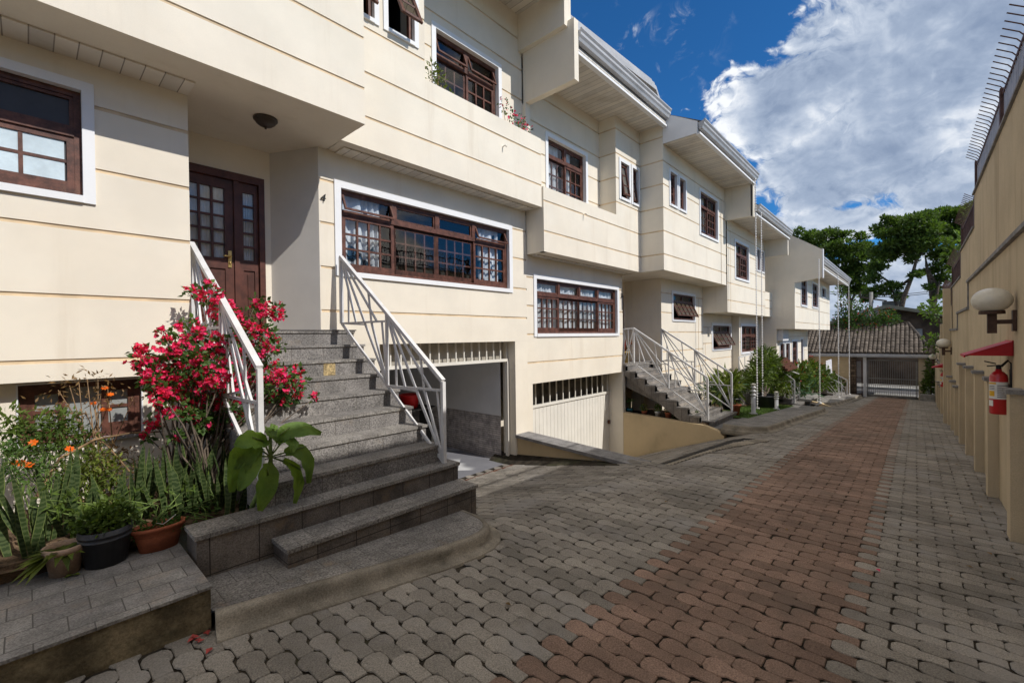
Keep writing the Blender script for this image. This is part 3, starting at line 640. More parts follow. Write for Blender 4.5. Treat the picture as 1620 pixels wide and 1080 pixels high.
def door_leaf(parent, a, b, nm, cols, rows, zmid, Y, zb_, zt_):
    m = MB(); e = 0.10 if b-a > .4 else .05; y0, y1 = Y+.025, Y+.07
    m.box(a, a+e, y0, y1, zb_, zt_); m.box(b-e, b, y0, y1, zb_, zt_); m.box(a+e, b-e, y0, y1, zt_-.12, zt_); m.box(a+e, b-e, y0, y1, zmid-.07, zmid+.07); m.box(a+e, b-e, y0, y1, zb_, zb_+.16)
    m.box(a+e, b-e, y0+.02, y1-.004, zb_+.16, zmid-.07); m.box(a+e+.05, b-e-.05, y0+.008, y0+.02, zb_+.21, zmid-.12)
    for i in range(1, cols): xm = a+e+(b-a-2*e)*i/cols; m.box(xm-.013, xm+.013, y0+.006, y1-.006, zmid+.07, zt_-.12)
    for j in range(1, rows): zm = zmid+.07+(zt_-.19-zmid)*j/rows; m.box(a+e, b-e, y0+.008, y1-.008, zm-.013, zm+.013)
    L = m.build(nm, 'door_wood', parent)
    gq = MB(); gq.quad((a+e, y1-.02, zmid+.07), (b-e, y1-.02, zmid+.07), (b-e, y1-.02, zt_-.12), (a+e, y1-.02, zt_-.12)); gq.build('pane', 'window_glass', L)
    cq = MB(); n = 40; P_ = [(a+(b-a)*i/n, y1+.02+.012*math.sin(i*1.3)) for i in range(n+1)]
    for i in range(n): cq.quad((*P_[i], zmid), (*P_[i+1], zmid), (*P_[i+1], zt_-.1), (*P_[i], zt_-.1))
    cq.build('lace_curtain', 'curtain_white', L)
    return L
dl = door_leaf(h4, 1.262, 1.882, 'door', 3, 5, 2.93, DY, zb_, zt_-.105)
door_leaf(h4, 1.948, 2.183, 'sidelight', 1, 5, 2.93, DY, zb_, zt_-.105)
hd = MB(); hd.box(1.812, 1.852, DY+.012, DY+.026, 2.88, 3.10); hd.tube([(1.832, DY+.02, 3.02), (1.832, DY-.045, 3.02)], .011, 8); hd.tube([(1.832, DY-.04, 3.02), (1.76, DY-.045, 3.02), (1.745, DY-.04, 3.015)], .011, 8); hd.lathe([(.0, 0), (.014, .002), (.014, .02), (0, .022)], (1.832, DY+.005, 2.93), 10); hd.build('door_handle', 'brass', dl)
bk = MB(); bk.quad((1.1, DY+.12, 1.9), (2.3, DY+.12, 1.9), (2.3, DY+.12, 4.2), (1.1, DY+.12, 4.2)); bk.build('hall_dark_sheet', 'room_dark', dfr)  # near-black sheet; darkness behind the door painted as its colour
# main wall and wide window
hC = window(h4, 6.0, 2.925, 6.61, 2.805, 4.145, 4, (4, 3), 0.27, 0.095, ('curtain_blue', [(0.0, .21), (.80, .95)]), tr_open=(0, 3))
g_ = MB(); panel(g_, TY(6.0), 2.71, 7.05, 1.83, Z4, [hC], gC, ends=(1, 0))
panel(g_, TY(6.0), 6.67, 7.05, -.9, 1.832, [], [], ends=(1, 1), thick=.35); panel(g_, TY(6.0), 2.71, 3.60, -.9, 1.832, [], [], thick=.35)
g_.box(2.9, 7.04, 6.135, 6.35, 1.832, 1.95)
g_.build('wall', CW, h4)
# garage interior
gi = MB(); gx0, gx1, gy0, gy1 = 3.45, 6.60, 6.36, 11.5
gi.quad((gx1, gy0, .28), (gx1, gy1, .28), (gx1, gy1, 1.95), (gx1, gy0, 1.95), 0); gi.quad((gx1-.004, gy0, -.66), (gx1-.004, gy1, -.66), (gx1-.004, gy1, .285), (gx1-.004, gy0, .285), 1)
gi.quad((gx0, gy1, -.66), (gx1, gy1, -.66), (gx1, gy1, 1.95), (gx0, gy1, 1.95), 0); gi.quad((gx0, gy0, -.66), (gx0, gy1, -.66), (gx0, gy1, 1.95), (gx0, gy0, 1.95), 0)
gi.quad((gx0, gy0, 1.94), (gx1, gy0, 1.94), (gx1, gy1, 1.94), (gx0, gy1, 1.94), 0)
gi.build('garage_interior', ['garage_wall', 'garage_tile'], h4)
gf = MB(); gf.quad((gx0, 6.1, -.625), (6.67, 6.1, -.625), (6.67, gy1, -.625), (gx0, gy1, -.625)); gf.build('garage_floor', 'garage_floor', h4)
gg = MB()
for i in range(16): x = 3.72+i*.195; gg.box(x-.012, x+.012, 6.20, 6.225, 1.47, 1.83)
gg.box(3.6, 6.66, 6.18, 6.24, 1.42, 1.475); gg.box(6.615, 6.66, 6.17, 6.25, -.62, 1.42); 
ggo = gg.build('garage_grille', 'garage_white', h4)
m = MB(); m.quad((3.5, 6.33, 1.45), (6.66, 6.33, 1.45), (6.66, 6.33, 1.9), (3.5, 6.33, 1.9)); m.build('raised_door_edge', 'raised_door', ggo)
rs = MB(); rs.box(3.3, 6.66, 5.80, 5.90, -.63, -.596); rs.build('threshold_drain', 'rust', h4)
# upper storey
A2Y, VY = 4.96, 5.57
g_ = MB(); panel(g_, TY(A2Y), -4, 2.83, Z4, 8.2, [], gU, ends=(0, 1), thick=.2)
g_.box(2.63, 2.83, A2Y+.2, 6.2, Z4+.003, 8.5); g_.box(-4, 2.63, A2Y+.2, 6.9, Z4, Z4+.1)
w1 = window(h4, VY, 2.86, 3.41, 6.30, 7.40, 1, (1, 2), 0, 0.075, None, awn=(R(18), 7.27, 1, 3))
w2 = window(h4, VY, 3.48, 4.08, 6.30, 7.40, 1, (1, 2), 0, 0.075, None, awn=(R(24), 7.27, 1, 3))
panel(g_, TY(VY), 2.83, 4.20, Z4, 8.5, [w1, w2], gU, ends=(0, 1), thick=.143)
panel(g_, TY(VY), 4.20, 7.055, Z4, 5.90, [], gU, ends=(0, 1), thick=.143)
g_.box(2.84, 7.055, VY+.143, 6.5, Z4+.002, Z4+.1)
g_.box(6.9, 7.052, VY+.143, 6.0, Z4+.1, 5.89)
g_.box(4.06, 4.20, VY+.143, 6.0, 5.9, 8.5)
g_.box(4.21, 7.045, VY+.012, 5.99, 5.86, 5.896)
w3 = window(h4, 6.0, 4.66, 6.36, 5.80, 7.25, 2, (3, 3), 0.33, 0.09, None, tr_open=(0, 1), reveal=.12)
panel(g_, TY(6.0), 4.20, 6.98, 5.9, 8.5, [w3], gU, thick=.143)
g_.build('upper_wall', CW, h4)
for b in ((-4, 1.19, A2Y+.42, 5.7, 4.512, 4.528), (2.95, 7.0, VY+.16, 6.0, 4.512, 4.528), (-4, 2.86, 3.95, 5.0, 8.02, 8.06), (2.86, 6.9, 4.74, 6.0, 8.5, 8.53)):
    sf = MB(); sf.box(*b); sf.build('soffit', 'pvc_soffit', h4)
def eave(house, x0, x1, yo, zb, h=.24, name='gutter', drop=.34):
    """stepped metal gutter with a fascia board behind"""
    m = MB(); pr_ = [(yo+.10, zb), (yo+.02, zb+.01), (yo, zb+.06), (yo-.03, zb+.10), (yo-.03, zb+.15), (yo-.06, zb+.19), (yo-.06, zb+h), (yo-.02, zb+h), (yo-.02, zb+h-.03), (yo+.12, zb+h-.03)]
    m.prism(pr_, 'x', x0, x1); m.build(name, 'gutter_metal', house)
    f = MB(); f.box(x0, x1, yo+.125, yo+.155, zb-drop+.05, zb+h-.03); f.build('fascia', 'gutter_metal', house); f = MB(); f.box(x0, x1, yo+.07, yo+.17, zb-drop, zb-drop+.05); f.build('eave_trim', 'white_trim', house)
eave(h4, 2.9, 6.9, 4.68, 8.62); eave(h4, -4, 2.86, 3.85, 8.17)
rf = MB(); rf.prism([(3.8, 8.4), (9, 11.0), (12.5, 9.2), (12.5, 8.2), (6.9, 8.2)], 'x', -4, 2.86); rf.prism([(4.65, 8.83), (9, 11.0), (12.5, 9.2), (12.5, 8.55), (5.9, 8.55)], 'x', 2.87, 6.9)
rf.build('roof', 'roof_tile', h4)
fw = MB(); fw.box(6.88, 7.09, 4.84, 6.9, 7.76, 9.9); fw.box(6.99, 7.13, 4.70, 5.97, 6.73, 7.88); fw.box(6.98, 7.12, 5.90, 6.0, 5.9, 6.73); fw.build('firewall', 'cream_stucco', h4)
core = MB(); core.box(-4, 3.4, 6.95, 12.5, -1.5, 8.2); core.box(3.4, 7.0, 7.0, 12.5, 2.0, 8.5); core.build('rear_block', 'cream_stucco', h4)
sk = MB()
for (x, z) in ((5.93, 5.40),):
    sk.tube([(x, VY+.01, z), (x, VY-.07, z+.01), (x, VY-.085, z-.03)], .012, 8)
sk.build('drain_spout', 'cream_stucco', h4)
pl = thing('porch_lamp', at_z(420, 188, 4.53), 'small bronze dome ceiling lamp on the soffit above the nearest front door', 'ceiling lamp')
c0 = LOC[pl.name]
m = MB(); m.lathe([(.0, 0), (.13, -.002), (.13, -.022), (.115, -.03)], c0, 24); m.lathe([(.0, -.125), (.012, -.122), (.014, -.105), (.006, -.095)], c0, 12); m.build('fitting', 'bronze', pl)
m = MB(); m.lathe([(.115, -.024), (.105, -.055), (.075, -.08), (.03, -.097), (0, -.10)], c0, 24); m.build('shade', 'bronze', pl)

# ================= HOUSE 3 =================
h3 = thing('terraced_house', (11.5, 6.5, -.8), 'middle cream terraced house, number 3, with a closed white garage door below its window', 'house', 'cream terraced houses along the lane')
Z3 = 3.635
g3 = [Z3-.465-.6*i for i in range(6)]; gU3 = [4.05+UG*i for i in range(7)]
hC3 = window(h3, 6.0, 7.27, 10.92, 1.915, 3.255, 4, (4, 3), 0.27, 0.095, ('curtain_white', [(0, 1)]))
g_ = MB(); panel(g_, TY(6.0), 7.05, 11.14, .92, Z3, [hC3], g3, ends=(0, 1))
panel(g_, TY(6.0), 7.05, 7.21, -1.9, .922, [], [], thick=.4, ends=(0, 1)); g_.box(7.1, 11.13, 6.14, 6.5, .925, 1.0)
g_.box(11.0, 11.14, 6.14, 6.9, .92, Z3); g_.box(11.10, 11.24, 6.0, 6.9, -1.9, .918)
g_.build('wall', CW, h3)
gd = MB(); GY = 6.44
n = 27
for i in range(n):
    a = 7.25+(11.09-7.25)*i/n; b = 7.25+(11.09-7.25)*(i+1)/n; gd.box(a+.004, b-.004, GY, GY+.03, -1.75, .30)
gd.box(7.22, 11.1, GY+.012, GY+.05, -1.75, .30); gd.box(7.22, 11.1, GY-.03, GY+.03, .30, .36)
for i in range(15): x = 7.30+i*.266; gd.box(x-.014, x+.014, GY-.012, GY+.012, .36, .92)
gd.box(7.22, 11.1, GY-.02, GY+.02, .885, .925)
gdo = gd.build('garage_door', 'garage_white', h3)
m = MB(); m.quad((7.2, GY+.25, .3), (11.1, GY+.25, .3), (11.1, GY+.25, 1.0), (7.2, GY+.25, 1.0)); m.build('grille_dark_sheet', 'grille_shade', gdo)  # dark sheet behind the bars, shade inside put into its colour
m = MB(); m.box(11.0, 11.06, GY-.06, GY-.01, -.55, -.45); m.build('door_latch', 'rust', gdo)
# recess with the front door
g_ = MB(); panel(g_, TY(6.9), 11.0, 13.0, 1.0, Z3, [], []); g_.box(12.96, 13.1, 5.69+.14, 7.0, -.6, Z3); g_.build('porch_wall', CW, h3)
d3 = door_leaf(h3, 11.75, 12.85, 'door', 3, 5, 2.0, 6.86, 1.11, 3.2)
hS = window(h3, 5.69, 13.74, 15.76, 2.36, 3.33, 2, (1, 1), 0, 0.085, None, awn=(R(26), 3.0, 5, 3))
g_ = MB(); panel(g_, TY(5.69), 12.96, 16.5, -1.0, Z3, [hS], [Z3-.42-.6*i for i in range(8)], ends=(1, 1)); g_.box(16.04, 16.06, 5.683, 5.692, -.8, 3.2, 1); g_.box(12.96, 16.5, 5.83, 6.9, -1.0, -.9); g_.box(16.36, 16.5, 5.83, 7, -1, Z3)
g_.build('bay_wall', CW, h3)
g_ = MB(); P3 = 5.53
panel(g_, TY(P3), 7.06, 10.0, Z3, 4.945, [], gU3, ends=(0, 0), thick=.143)
wb1 = window(h3, P3, 10.15, 10.76, 5.38, 6.43, 1, (1, 2), 0, 0.085, None, awn=(R(9), 6.31, 1, 3)); wb2 = window(h3, P3, 10.80, 11.28, 5.38, 6.43, 1, (1, 2), 0, 0.075, None, awn=(R(7), 6.05, 1, 2))
panel(g_, TY(P3), 10.0, 11.31, Z3, 7.55, [wb1, wb2], gU3, ends=(0, 0), thick=.143)
panel(g_, TX(10.0), P3+.0, 6.0, 4.945, 7.55, [], gU3, ends=(0, 0), thick=.12)
panel(g_, TX(7.06), P3, 6.0, Z3, 4.945, [], [], ends=(0, 0), thick=.12)
g_.box(7.07, 11.3, P3+.143, 6.9, Z3+.002, Z3+.1); g_.box(7.08, 9.99, P3+.012, 5.99, 4.90, 4.941)
w3 = window(h3, 6.0, 7.74, 9.43, 4.86, 6.43, 2, (3, 3), 0.33, 0.09, ('curtain_white', [(.02, .45), (.55, .72)]), reveal=.12)
panel(g_, TY(6.0), 7.10, 10.0, 4.945, 7.55, [w3], gU3, thick=.143)
# projecting upper box
Y2 = 4.88
wd1 = window(h3, Y2, 11.68, 12.28, 5.40, 6.40, 1, (2, 3), 0, 0.075, None); wd2 = window(h3, Y2, 12.32, 12.90, 5.40, 6.40, 1, (2, 3), 0, 0.075, None)
wd3 = window(h3, Y2, 13.92, 15.68, 4.98, 6.42, 2, (3, 3), 0.36, 0.09, ('curtain_white', [(.3, .5)]))
panel(g_, TY(Y2), 11.31, 16.5, Z3, 6.97, [wd1, wd2, wd3], gU3, ends=(0, 1), thick=.143)
panel(g_, TX(11.31), Y2, P3+.3, Z3, 7.6, [], gU3, ends=(0, 0), thick=.12)
g_.box(15.98, 16.0, Y2-.004, Y2+.01, Z3, 6.5, 1); g_.box(11.43, 16.5, Y2+.143, 6.9, Z3+.003, Z3+.1)
g_.build('upper_wall', CW, h3)
for b in ((7.13, 11.31, 4.78, 6.0, 7.42, 7.45), (11.33, 16.4, 3.96, Y2+.05, 6.93, 6.96), (7.2, 11.1, P3+.3, 6.0, 3.617, 3.633)):
    sf = MB(); sf.box(*b); sf.build('soffit', 'pvc_soffit', h3)
eave(h3, 7.14, 11.30, 4.68, 7.52, h=.22, drop=.20); eave(h3, 11.33, 16.46, 3.86, 7.02, h=.22, drop=.12)
ge = MB(); ge.prism([(3.99, 6.93), (3.99, 7.22), (4.2, 7.34), (4.88, 7.72), (4.88, 6.93)], 'x', 11.315, 11.34); ge.build('gable_board', 'white_trim', h3)
rf = MB(); rf.prism([(4.72, 7.72), (9, 10.0), (12.5, 8.4), (12.5, 7.6), (5.9, 7.6)], 'x', 7.14, 11.3); rf.prism([(3.88, 7.20), (9, 9.9), (12.5, 8.3), (12.5, 7.3), (4.9, 7.08)], 'x', 11.33, 16.4)
rf.build('roof', 'roof_tile', h3)
fl_ = MB(); xa, xb = 7.2, 10.95
for (yy, zz_, w_) in ((4.88, 8.02, .10), (4.93, 8.13, .12), (5.00, 8.24, .12)):
    fl_.prism([(xa, zz_), (xb, zz_+.27), (xb+.38, zz_-.10), (xb+.38, zz_-.20), (xb, zz_+.17), (xa, zz_-.10)], 'y', yy, yy+w_)
fl_.build('parapet_flashing', 'gutter_metal', h3)
pb = MB(); pb.prism([(xa, 7.7), (xb+.36, 7.7), (xb+.36, 8.05), (xb, 8.42), (xa, 8.15)], 'y', 5.1, 5.3); pb.build('parapet', 'cream_stucco', h3)
fw = MB(); fw.box(16.38, 16.52, 4.02, 4.9, 5.86, 7.03); fw.box(16.38, 16.54, 3.98, 4.06, 5.84, 7.3); fw.build('firewall', 'cream_stucco', h3)
core = MB(); core.box(7.2, 16.4, 7.0, 12.5, -1.9, 7.5); core.build('rear_block', 'cream_stucco', h3)
m = MB(); x, z = at_y(923, 336, P3)[0], 4.66; m.tube([(x, P3+.01, z), (x, P3-.08, z+.01), (x, P3-.1, z-.05)], .014, 8); m.build('drain_spout', 'cream_stucco', h3)

# ================= HOUSE 2 =================
h2 = thing('terraced_house', (20, 6, -1.2), 'third cream terraced house down the lane, behind the pair of hanging rain chains', 'house', 'cream terraced houses along the lane')
Z2 = 2.70; Y1 = 4.85
gU2 = [Z2+.42+UG*i for i in range(7)]
wa = window(h2, Y1, 17.36, 19.24, 3.93, 5.40, 2, (3, 3), 0.36, 0.10, ('curtain_white', [(.35, .55)])); wb = window(h2, Y1, 20.36, 20.98, 4.52, 5.50, 1, (2, 3), 0, .07, None); wc = window(h2, Y1, 21.02, 21.62, 4.52, 5.50, 1, (2, 3), 0, .07, None)
g_ = MB(); panel(g_, TY(Y1), 16.5, 21.74, Z2, 6.1, [wa, wb, wc], gU2, ends=(0, 1), thick=.143)
g_.box(16.86, 16.88, Y1-.004, Y1+.01, Z2, 5.6, 1)
panel(g_, TX(16.5), Y1, 5.69, Z2, Z3+.02, [], [], ends=(0, 0), thick=.12)
panel(g_, TY(Y1), 21.74, 22.92, Z2, 3.77, [], [Z2+.36, Z2+.72], ends=(0, 1), thick=.143); g_.box(21.74, 22.9, Y1+.143, 6.8, Z2, 3.75)
g_.box(16.64, 22.9, Y1+.143, 6.8, Z2+.003, Z2+.1)
g_.build('upper_wall', CW, h2)
YB = 5.69
wg = window(h2, YB, 17.42, 19.80, 1.30, 2.37, 2, (1, 1), 0, 0.10, None, awn=(R(28), 2.0, 4, 3))
g_ = MB(); panel(g_, TY(YB), 16.5, 19.9, -1.5, Z2, [wg], [Z2-.5-.6*i for i in range(7)], ends=(0, 1)); g_.box(16.7, 16.72, YB-.006, YB+.01, -.8, 1.6, 1); g_.box(16.5, 20, YB+.14, 6.7, -1.5, -1.4)
ww = window(h2, 5.4, 20.05, 22.80, 1.08, 2.38, 3, (2, 3), 0.36, 0.11, None)
panel(g_, TY(5.4), 19.86, 22.92, -1.5, Z2, [ww], [Z2-.5-.6*i for i in range(7)], ends=(1, 0)); g_.box(19.87, 20.0, 5.54, 5.7, -1.5, Z2); g_.build('wall', CW, h2)
sf = MB(); sf.box(16.56, 21.74, 3.95, Y1+.05, 5.97, 6.0); sf.build('soffit', 'pvc_soffit', h2)
eave(h2, 16.55, 21.95, 3.86, 6.04, h=.22, drop=.12)
rf = MB(); rf.prism([(3.88, 6.25), (9, 9.0), (12.5, 7.4), (12.5, 6.2), (4.9, 6.14)], 'x', 16.56, 22.0); rf.build('roof', 'roof_tile', h2)
m = MB(); m.box(21.72, 21.86, 3.98, 4.9, 5.25, 6.1); m.build('firewall', 'cream_stucco', h2)
core = MB(); core.box(16.6, 22.9, 6.8, 12.5, -2.2, 6.1); core.build('rear_block', 'cream_stucco', h2)
m = MB(); m.box(17.0, 17.2, YB-.12, YB, 1.95, 2.2); m.build('meter_box', 'garage_wall', h2)

# ================= HOUSE 1 (end) =================
h1 = thing('terraced_house', (28, 6, -1.7), 'last terraced house by the gate, with a blank tan side wall', 'house', 'cream terraced houses along the lane')
GX, GYF, Z1 = 22.92, 3.95, 2.13
g_ = MB(); g_.prism([(3.95, Z1), (3.95, 4.17), (2.96, 4.30), (2.94, 5.50), (4.12, 6.32), (7.5, 8.3), (9.5, 7.4), (9.5, -2.4), (4.67, -2.4), (4.67, Z1)], 'x', GX, GX+.16)
g_.build('side_wall', 'cream_stucco', h1)
m = MB(); m.box(GX-.01, GX+.17, 2.90, 2.945, 4.28, 5.52); m.build('wall_end_cap', 'white_trim', h1)
gw1 = [Z1+.30, Z1+1.0, Z1+1.62, Z1+2.24]
wl = [window(h1, GYF, *v, sashes=1, grid=(2, 4), transom=.3, casing=.10, name='window') for v in ((24.25, 25.98, 3.20, 4.62), (27.3, 29.25, 3.24, 4.62), (30.5, 32.05, 3.95, 4.62))]
g_ = MB(); panel(g_, TY(GYF), GX+.16, 33.7, Z1, 4.95, wl, gw1, ends=(0, 1), gw=.03, gd=.02); g_.box(GX+.16, 33.7, GYF+.14, 5.2, Z1+.002, Z1+.1); g_.box(33.55, 33.7, GYF+.14, 6.5, Z1, 4.9); g_.build('upper_wall', CW, h1)
sf = MB(); sf.box(GX+.17, 33.9, 3.02, GYF+.05, 4.90, 4.93); sf.build('soffit', 'pvc_soffit', h1)
eave(h1, GX+.18, 34.0, 2.95, 4.98, drop=.2)
rf = MB(); rf.prism([(2.9, 5.22), (7.5, 8.0), (9.5, 7.2), (9.5, 5.0), (4.0, 4.96)], 'x', GX+.17, 33.9); rf.build('roof', 'roof_tile', h1)
YD = 4.7
w_ = [window(h1, YD, *v, sashes=1, grid=(2, 5), transom=.35, casing=.10) for v in ((23.6, 24.75, -.45, 1.55), (24.85, 25.95, -.45, 1.55), (26.4, 27.9, -.45, 1.62))]
g_ = MB(); panel(g_, TY(YD), GX+.16, 28.9, -2.2, Z1, w_, [1.78, .9, .3, -.4], gw=.03, ends=(0, 1)); panel(g_, TY(5.1), 28.7, 33.6, -2.2, Z1, [(30.4, 31.9, -.9, 1.62)], [1.78, .9, .3], gw=.03)
g_.build('wall', CW, h1)
dd = door_leaf(h1, 30.45, 31.85, 'door', 2, 4, .3, 5.14, -.9, 1.58)
m = MB(); m.quad((30.2, 5.3, -1), (32, 5.3, -1), (32, 5.3, 1.8), (30.2, 5.3, 1.8)); m.box(30.3, 30.44, 5.07, 5.2, -.9, 1.72); m.box(31.86, 32.0, 5.07, 5.2, -.9, 1.72); m.box(30.44, 31.86, 5.07, 5.2, 1.58, 1.72); m.build('door_surround', 'white_trim', dd)
m = MB(); m.box(GX-.02+.2, 24.3, YD-.25, YD, 1.60, 2.12); m.build('meter_box', 'garage_wall', h1)
core = MB(); core.box(GX+.2, 33.5, 5.4, 9.4, -2.4, 4.9); core.build('rear_block', 'cream_stucco', h1)

def lerp(a, b, t): return tuple(a[i]+(b[i]-a[i])*t for i in range(3))
def railing(parent, top, bot, h, nseg=2, th=.028, hr=.05, low=.02, infill=True, flat=None):
    """sloping stair rail: top/bot are handrail end points, h the rail height"""
    r = MB(); r.bar(top, bot, hr*1.1, hr*.8); 
    if flat: r.bar(top, flat, hr*1.1, hr*.8)
    rt = r.build('railing', 'white_metal', parent)
    T = [lerp(top, bot, k/nseg) for k in range(nseg+1)]; B = [(p[0], p[1], p[2]-h+low) for p in T]
    for k, (a, b) in enumerate(zip(T, B)):
        p = MB(); e = -.10 if k == nseg else -.0
        p.bar((a[0], a[1], a[2]-.01), (b[0], b[1], b[2]+e), hr*.85 if k in (0, nseg) else th*1.1, None, up=(1, 0, 0)); p.build('post', 'white_metal', rt)
    m = MB(); m.bar(B[0], B[-1], th, th)
    for k in range(nseg):
        A, Bq, C, D = T[k], T[k+1], B[k], B[k+1]
        E_ = (Bq[0], Bq[1], C[2]) if C[2] > D[2]+.2 and C[2] < Bq[2] else Bq
        F = lerp(A, Bq, (A[2]-C[2])/(A[2]-Bq[2])) if C[2] > Bq[2] else E_
        hend = F if C[2] > Bq[2] else E_
        m.bar(C, hend, th*.9)
        M1, M2 = lerp(C, hend, .34), lerp(C, hend, .68)
        m.bar(A, M1, th*.8); m.bar(A, lerp(C, hend, .80), th*.8)
        q = lerp(A, M1, .5); m.bar(q, lerp(C, hend, .17), th*.7)
        m.bar(lerp(A, Bq, .0), D, th*.8)
        m.bar(lerp(C, D, .0), lerp(A, D, .55), th*.7); m.bar(M2, lerp(A, Bq, .62), th*.7); m.bar(M2, D, th*.8); m.bar(lerp(C, hend, .9), lerp(hend, D, .55) if False else D, th*.7)
    if flat:
        f0 = (flat[0], flat[1], flat[2]-h+low); p = MB(); p.bar(flat, f0, hr*.7, None, up=(1, 0, 0)); p.build('post', 'white_metal', rt)
        m.bar(f0, B[0], th); md = lerp(flat, top, .5); m.bar((md[0], md[1], md[2]-h+low), md, th*.8)
        m.bar(flat, (md[0], md[1], md[2]-h*.62), th*.7); m.bar(top, (md[0], md[1], md[2]-h*.62), th*.7); m.bar(f0, (md[0], md[1], md[2]-h*.5), th*.7); m.bar(B[0], (md[0], md[1], md[2]-h*.5), th*.7)
    m.build('infill', 'white_metal', rt)
    return rt

# ================= STAIR of house 4 =================
s4 = thing('staircase', (2.2, 4.8, .2), 'nearest grey granite staircase with white fan railings beside the red bougainvillea', 'staircase', 'granite front stairs')
SL, SR = 1.28, 3.2
nos = [(2.03-.19*k, 5.97-.28*k) for k in range(8)]     # (z, y) landing and treads
_pzs = None
def stair_mesh(x0, x1, steps, yback, zbase, tread_mi=0, riser_mi=1):
    m = MB()
    for k, (z, y) in enumerate(steps):
        yb = steps[k-1][1] if k else yback
        zb_ = steps[k+1][0] if k < len(steps)-1 else zbase
        m.box(x0-.01, x1+.012, y-.018, yb+.02, z-.03, z, 0)           # slab with nosing
        m.box(x0, x1, y, yb+.04, zb_-.02, z-.031, 1)
    return m
m = stair_mesh(SL, 3.17, nos, 6.68, .5)
m.build('steps', ['granite', 'granite_riser'], s4)
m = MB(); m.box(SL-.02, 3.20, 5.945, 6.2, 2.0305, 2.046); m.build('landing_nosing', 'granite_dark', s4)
m = MB(); q = at_y(521, 577, nos[2][1]); m.box(q[0]-.075, q[0]+.075, nos[2][1]-.004, nos[2][1]+.01, nos[2][0]-.185, nos[2][0]-.031); m.build('repair_tile', 'paint_patch', s4)
m = MB()
m.box(.785, 3.27, 3.80, 4.10, .478, .51, 0); m.box(.80, 3.255, 3.82, 4.1, .0, .477, 1)
m.box(1.30, 3.272, 3.51, 3.83, .288, .32, 0); m.box(1.315, 3.258, 3.53, 3.83, .0, .287, 1)
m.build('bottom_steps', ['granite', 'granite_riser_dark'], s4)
m = MB(); m.prism([(4.1, -.3), (4.1, .45), (6.0, 1.75), (6.0, -.3)], 'x', SL+.02, 3.14); m.build('stair_body', 'granite_riser', s4)
railing(s4, (2.94, 5.86, 3.05), (3.14, 3.92, 1.43), .98, 2, low=.06)
railing(s4, (1.25, 5.95, 3.0), (1.31, 4.06, 1.68), .98, 2)

# wall between the driveways
m = MB(); m.prism([(6.02, -.12), (3.38, -.27), (3.38, -.6), (3.6, -1.2), (6.44, -2.0), (6.44, -.9), (6.02, -.9)], 'x', 6.71, 7.0); dw = m.build('driveway_wall', 'low_wall_paint')
recenter(dw, (6.85, 5, -.5)); tag(dw, 'low tan dividing wall with slate coping between the two driveways', 'low wall')
m = MB(); m.prism([(6.0, -.117), (3.30, -.262), (3.30, -.20), (6.0, -.06)], 'x', 6.64, 7.06); c = m.build('coping', 'slate_cap'); c.parent = dw; c.location = -Vector(dw.location)
m = MB(); m.prism([(5.995, -.2), (3.85, -.29), (3.55, -.38), (3.36, -.50), (3.36, -1.0), (3.6, -1.4), (5.995, -2.1)], 'x', 11.10, 11.26); rw = m.build('retaining_wall', 'low_wall_paint')
recenter(rw, (11.18, 5, -.6)); tag(rw, 'tan retaining wall beside the white garage door and below the second stair', 'low wall')

# ================= STAIR of house 3 =================
s3 = thing('staircase', (12.1, 4.6, .2), 'second granite staircase, open underneath, rising beside the white garage door', 'staircase', 'granite front stairs')
st3 = [(1.11-.172*k, 5.96-.285*k) for k in range(8)]
m = MB()
for k, (z, y) in enumerate(st3):
    yb = st3[k-1][1] if k else 6.9
    m.box(11.16, 12.95, y-.015, yb+.02, z-.04, z, 0); m.box(11.19, 12.93, y, y+.05, z-.172, z-.041, 1)
zz0 = st3[-1][0]
m.box(11.35, 13.25, 3.66, 3.98, -.26, -.225, 0); m.box(11.37, 13.23, 3.68, 3.98, -.8, -.261, 1)
m.box(11.30, 13.45, 3.36, 3.68, -.40, -.365, 0); m.box(11.32, 13.43, 3.38, 3.68, -.9, -.401, 1)
m.build('steps', ['granite', 'granite_riser'], s3)
m = MB()
pts = []
for k, (z, y) in enumerate(st3): pts += [(y, z-.04)] + ([(y, st3[k+1][0]-.04)] if k < 7 else [(y, -.6)])
poly = [(6.9, st3[0][0]-.04)]+pts+[(4.02, -.55), (5.95, .80), (6.9, .80)]
m.prism(poly, 'x', 11.17, 11.32); m.prism(poly, 'x', 12.78, 12.94)
m.prism([(4.3, -.2), (6.9, .84), (6.9, .95), (5.9, .95), (4.0, -.2)], 'x', 11.32, 12.78)
m.build('stringer', 'granite_yz', s3)
railing(s3, (11.24, 5.73, 2.12), (11.24, 3.78, .86), .98, 2, flat=(11.2, 6.02, 2.10))
railing(s3, (12.88, 5.66, 2.11), (12.88, 3.70, .86), .98, 2)
m = MB(); m.box(11.4, 12.9, 6.6, 6.75, -1.4, .95); m.box(12.2, 12.4, 6.0, 6.3, -1.4, .9); m.build('under_stair_wall', 'tan_stucco', s3)

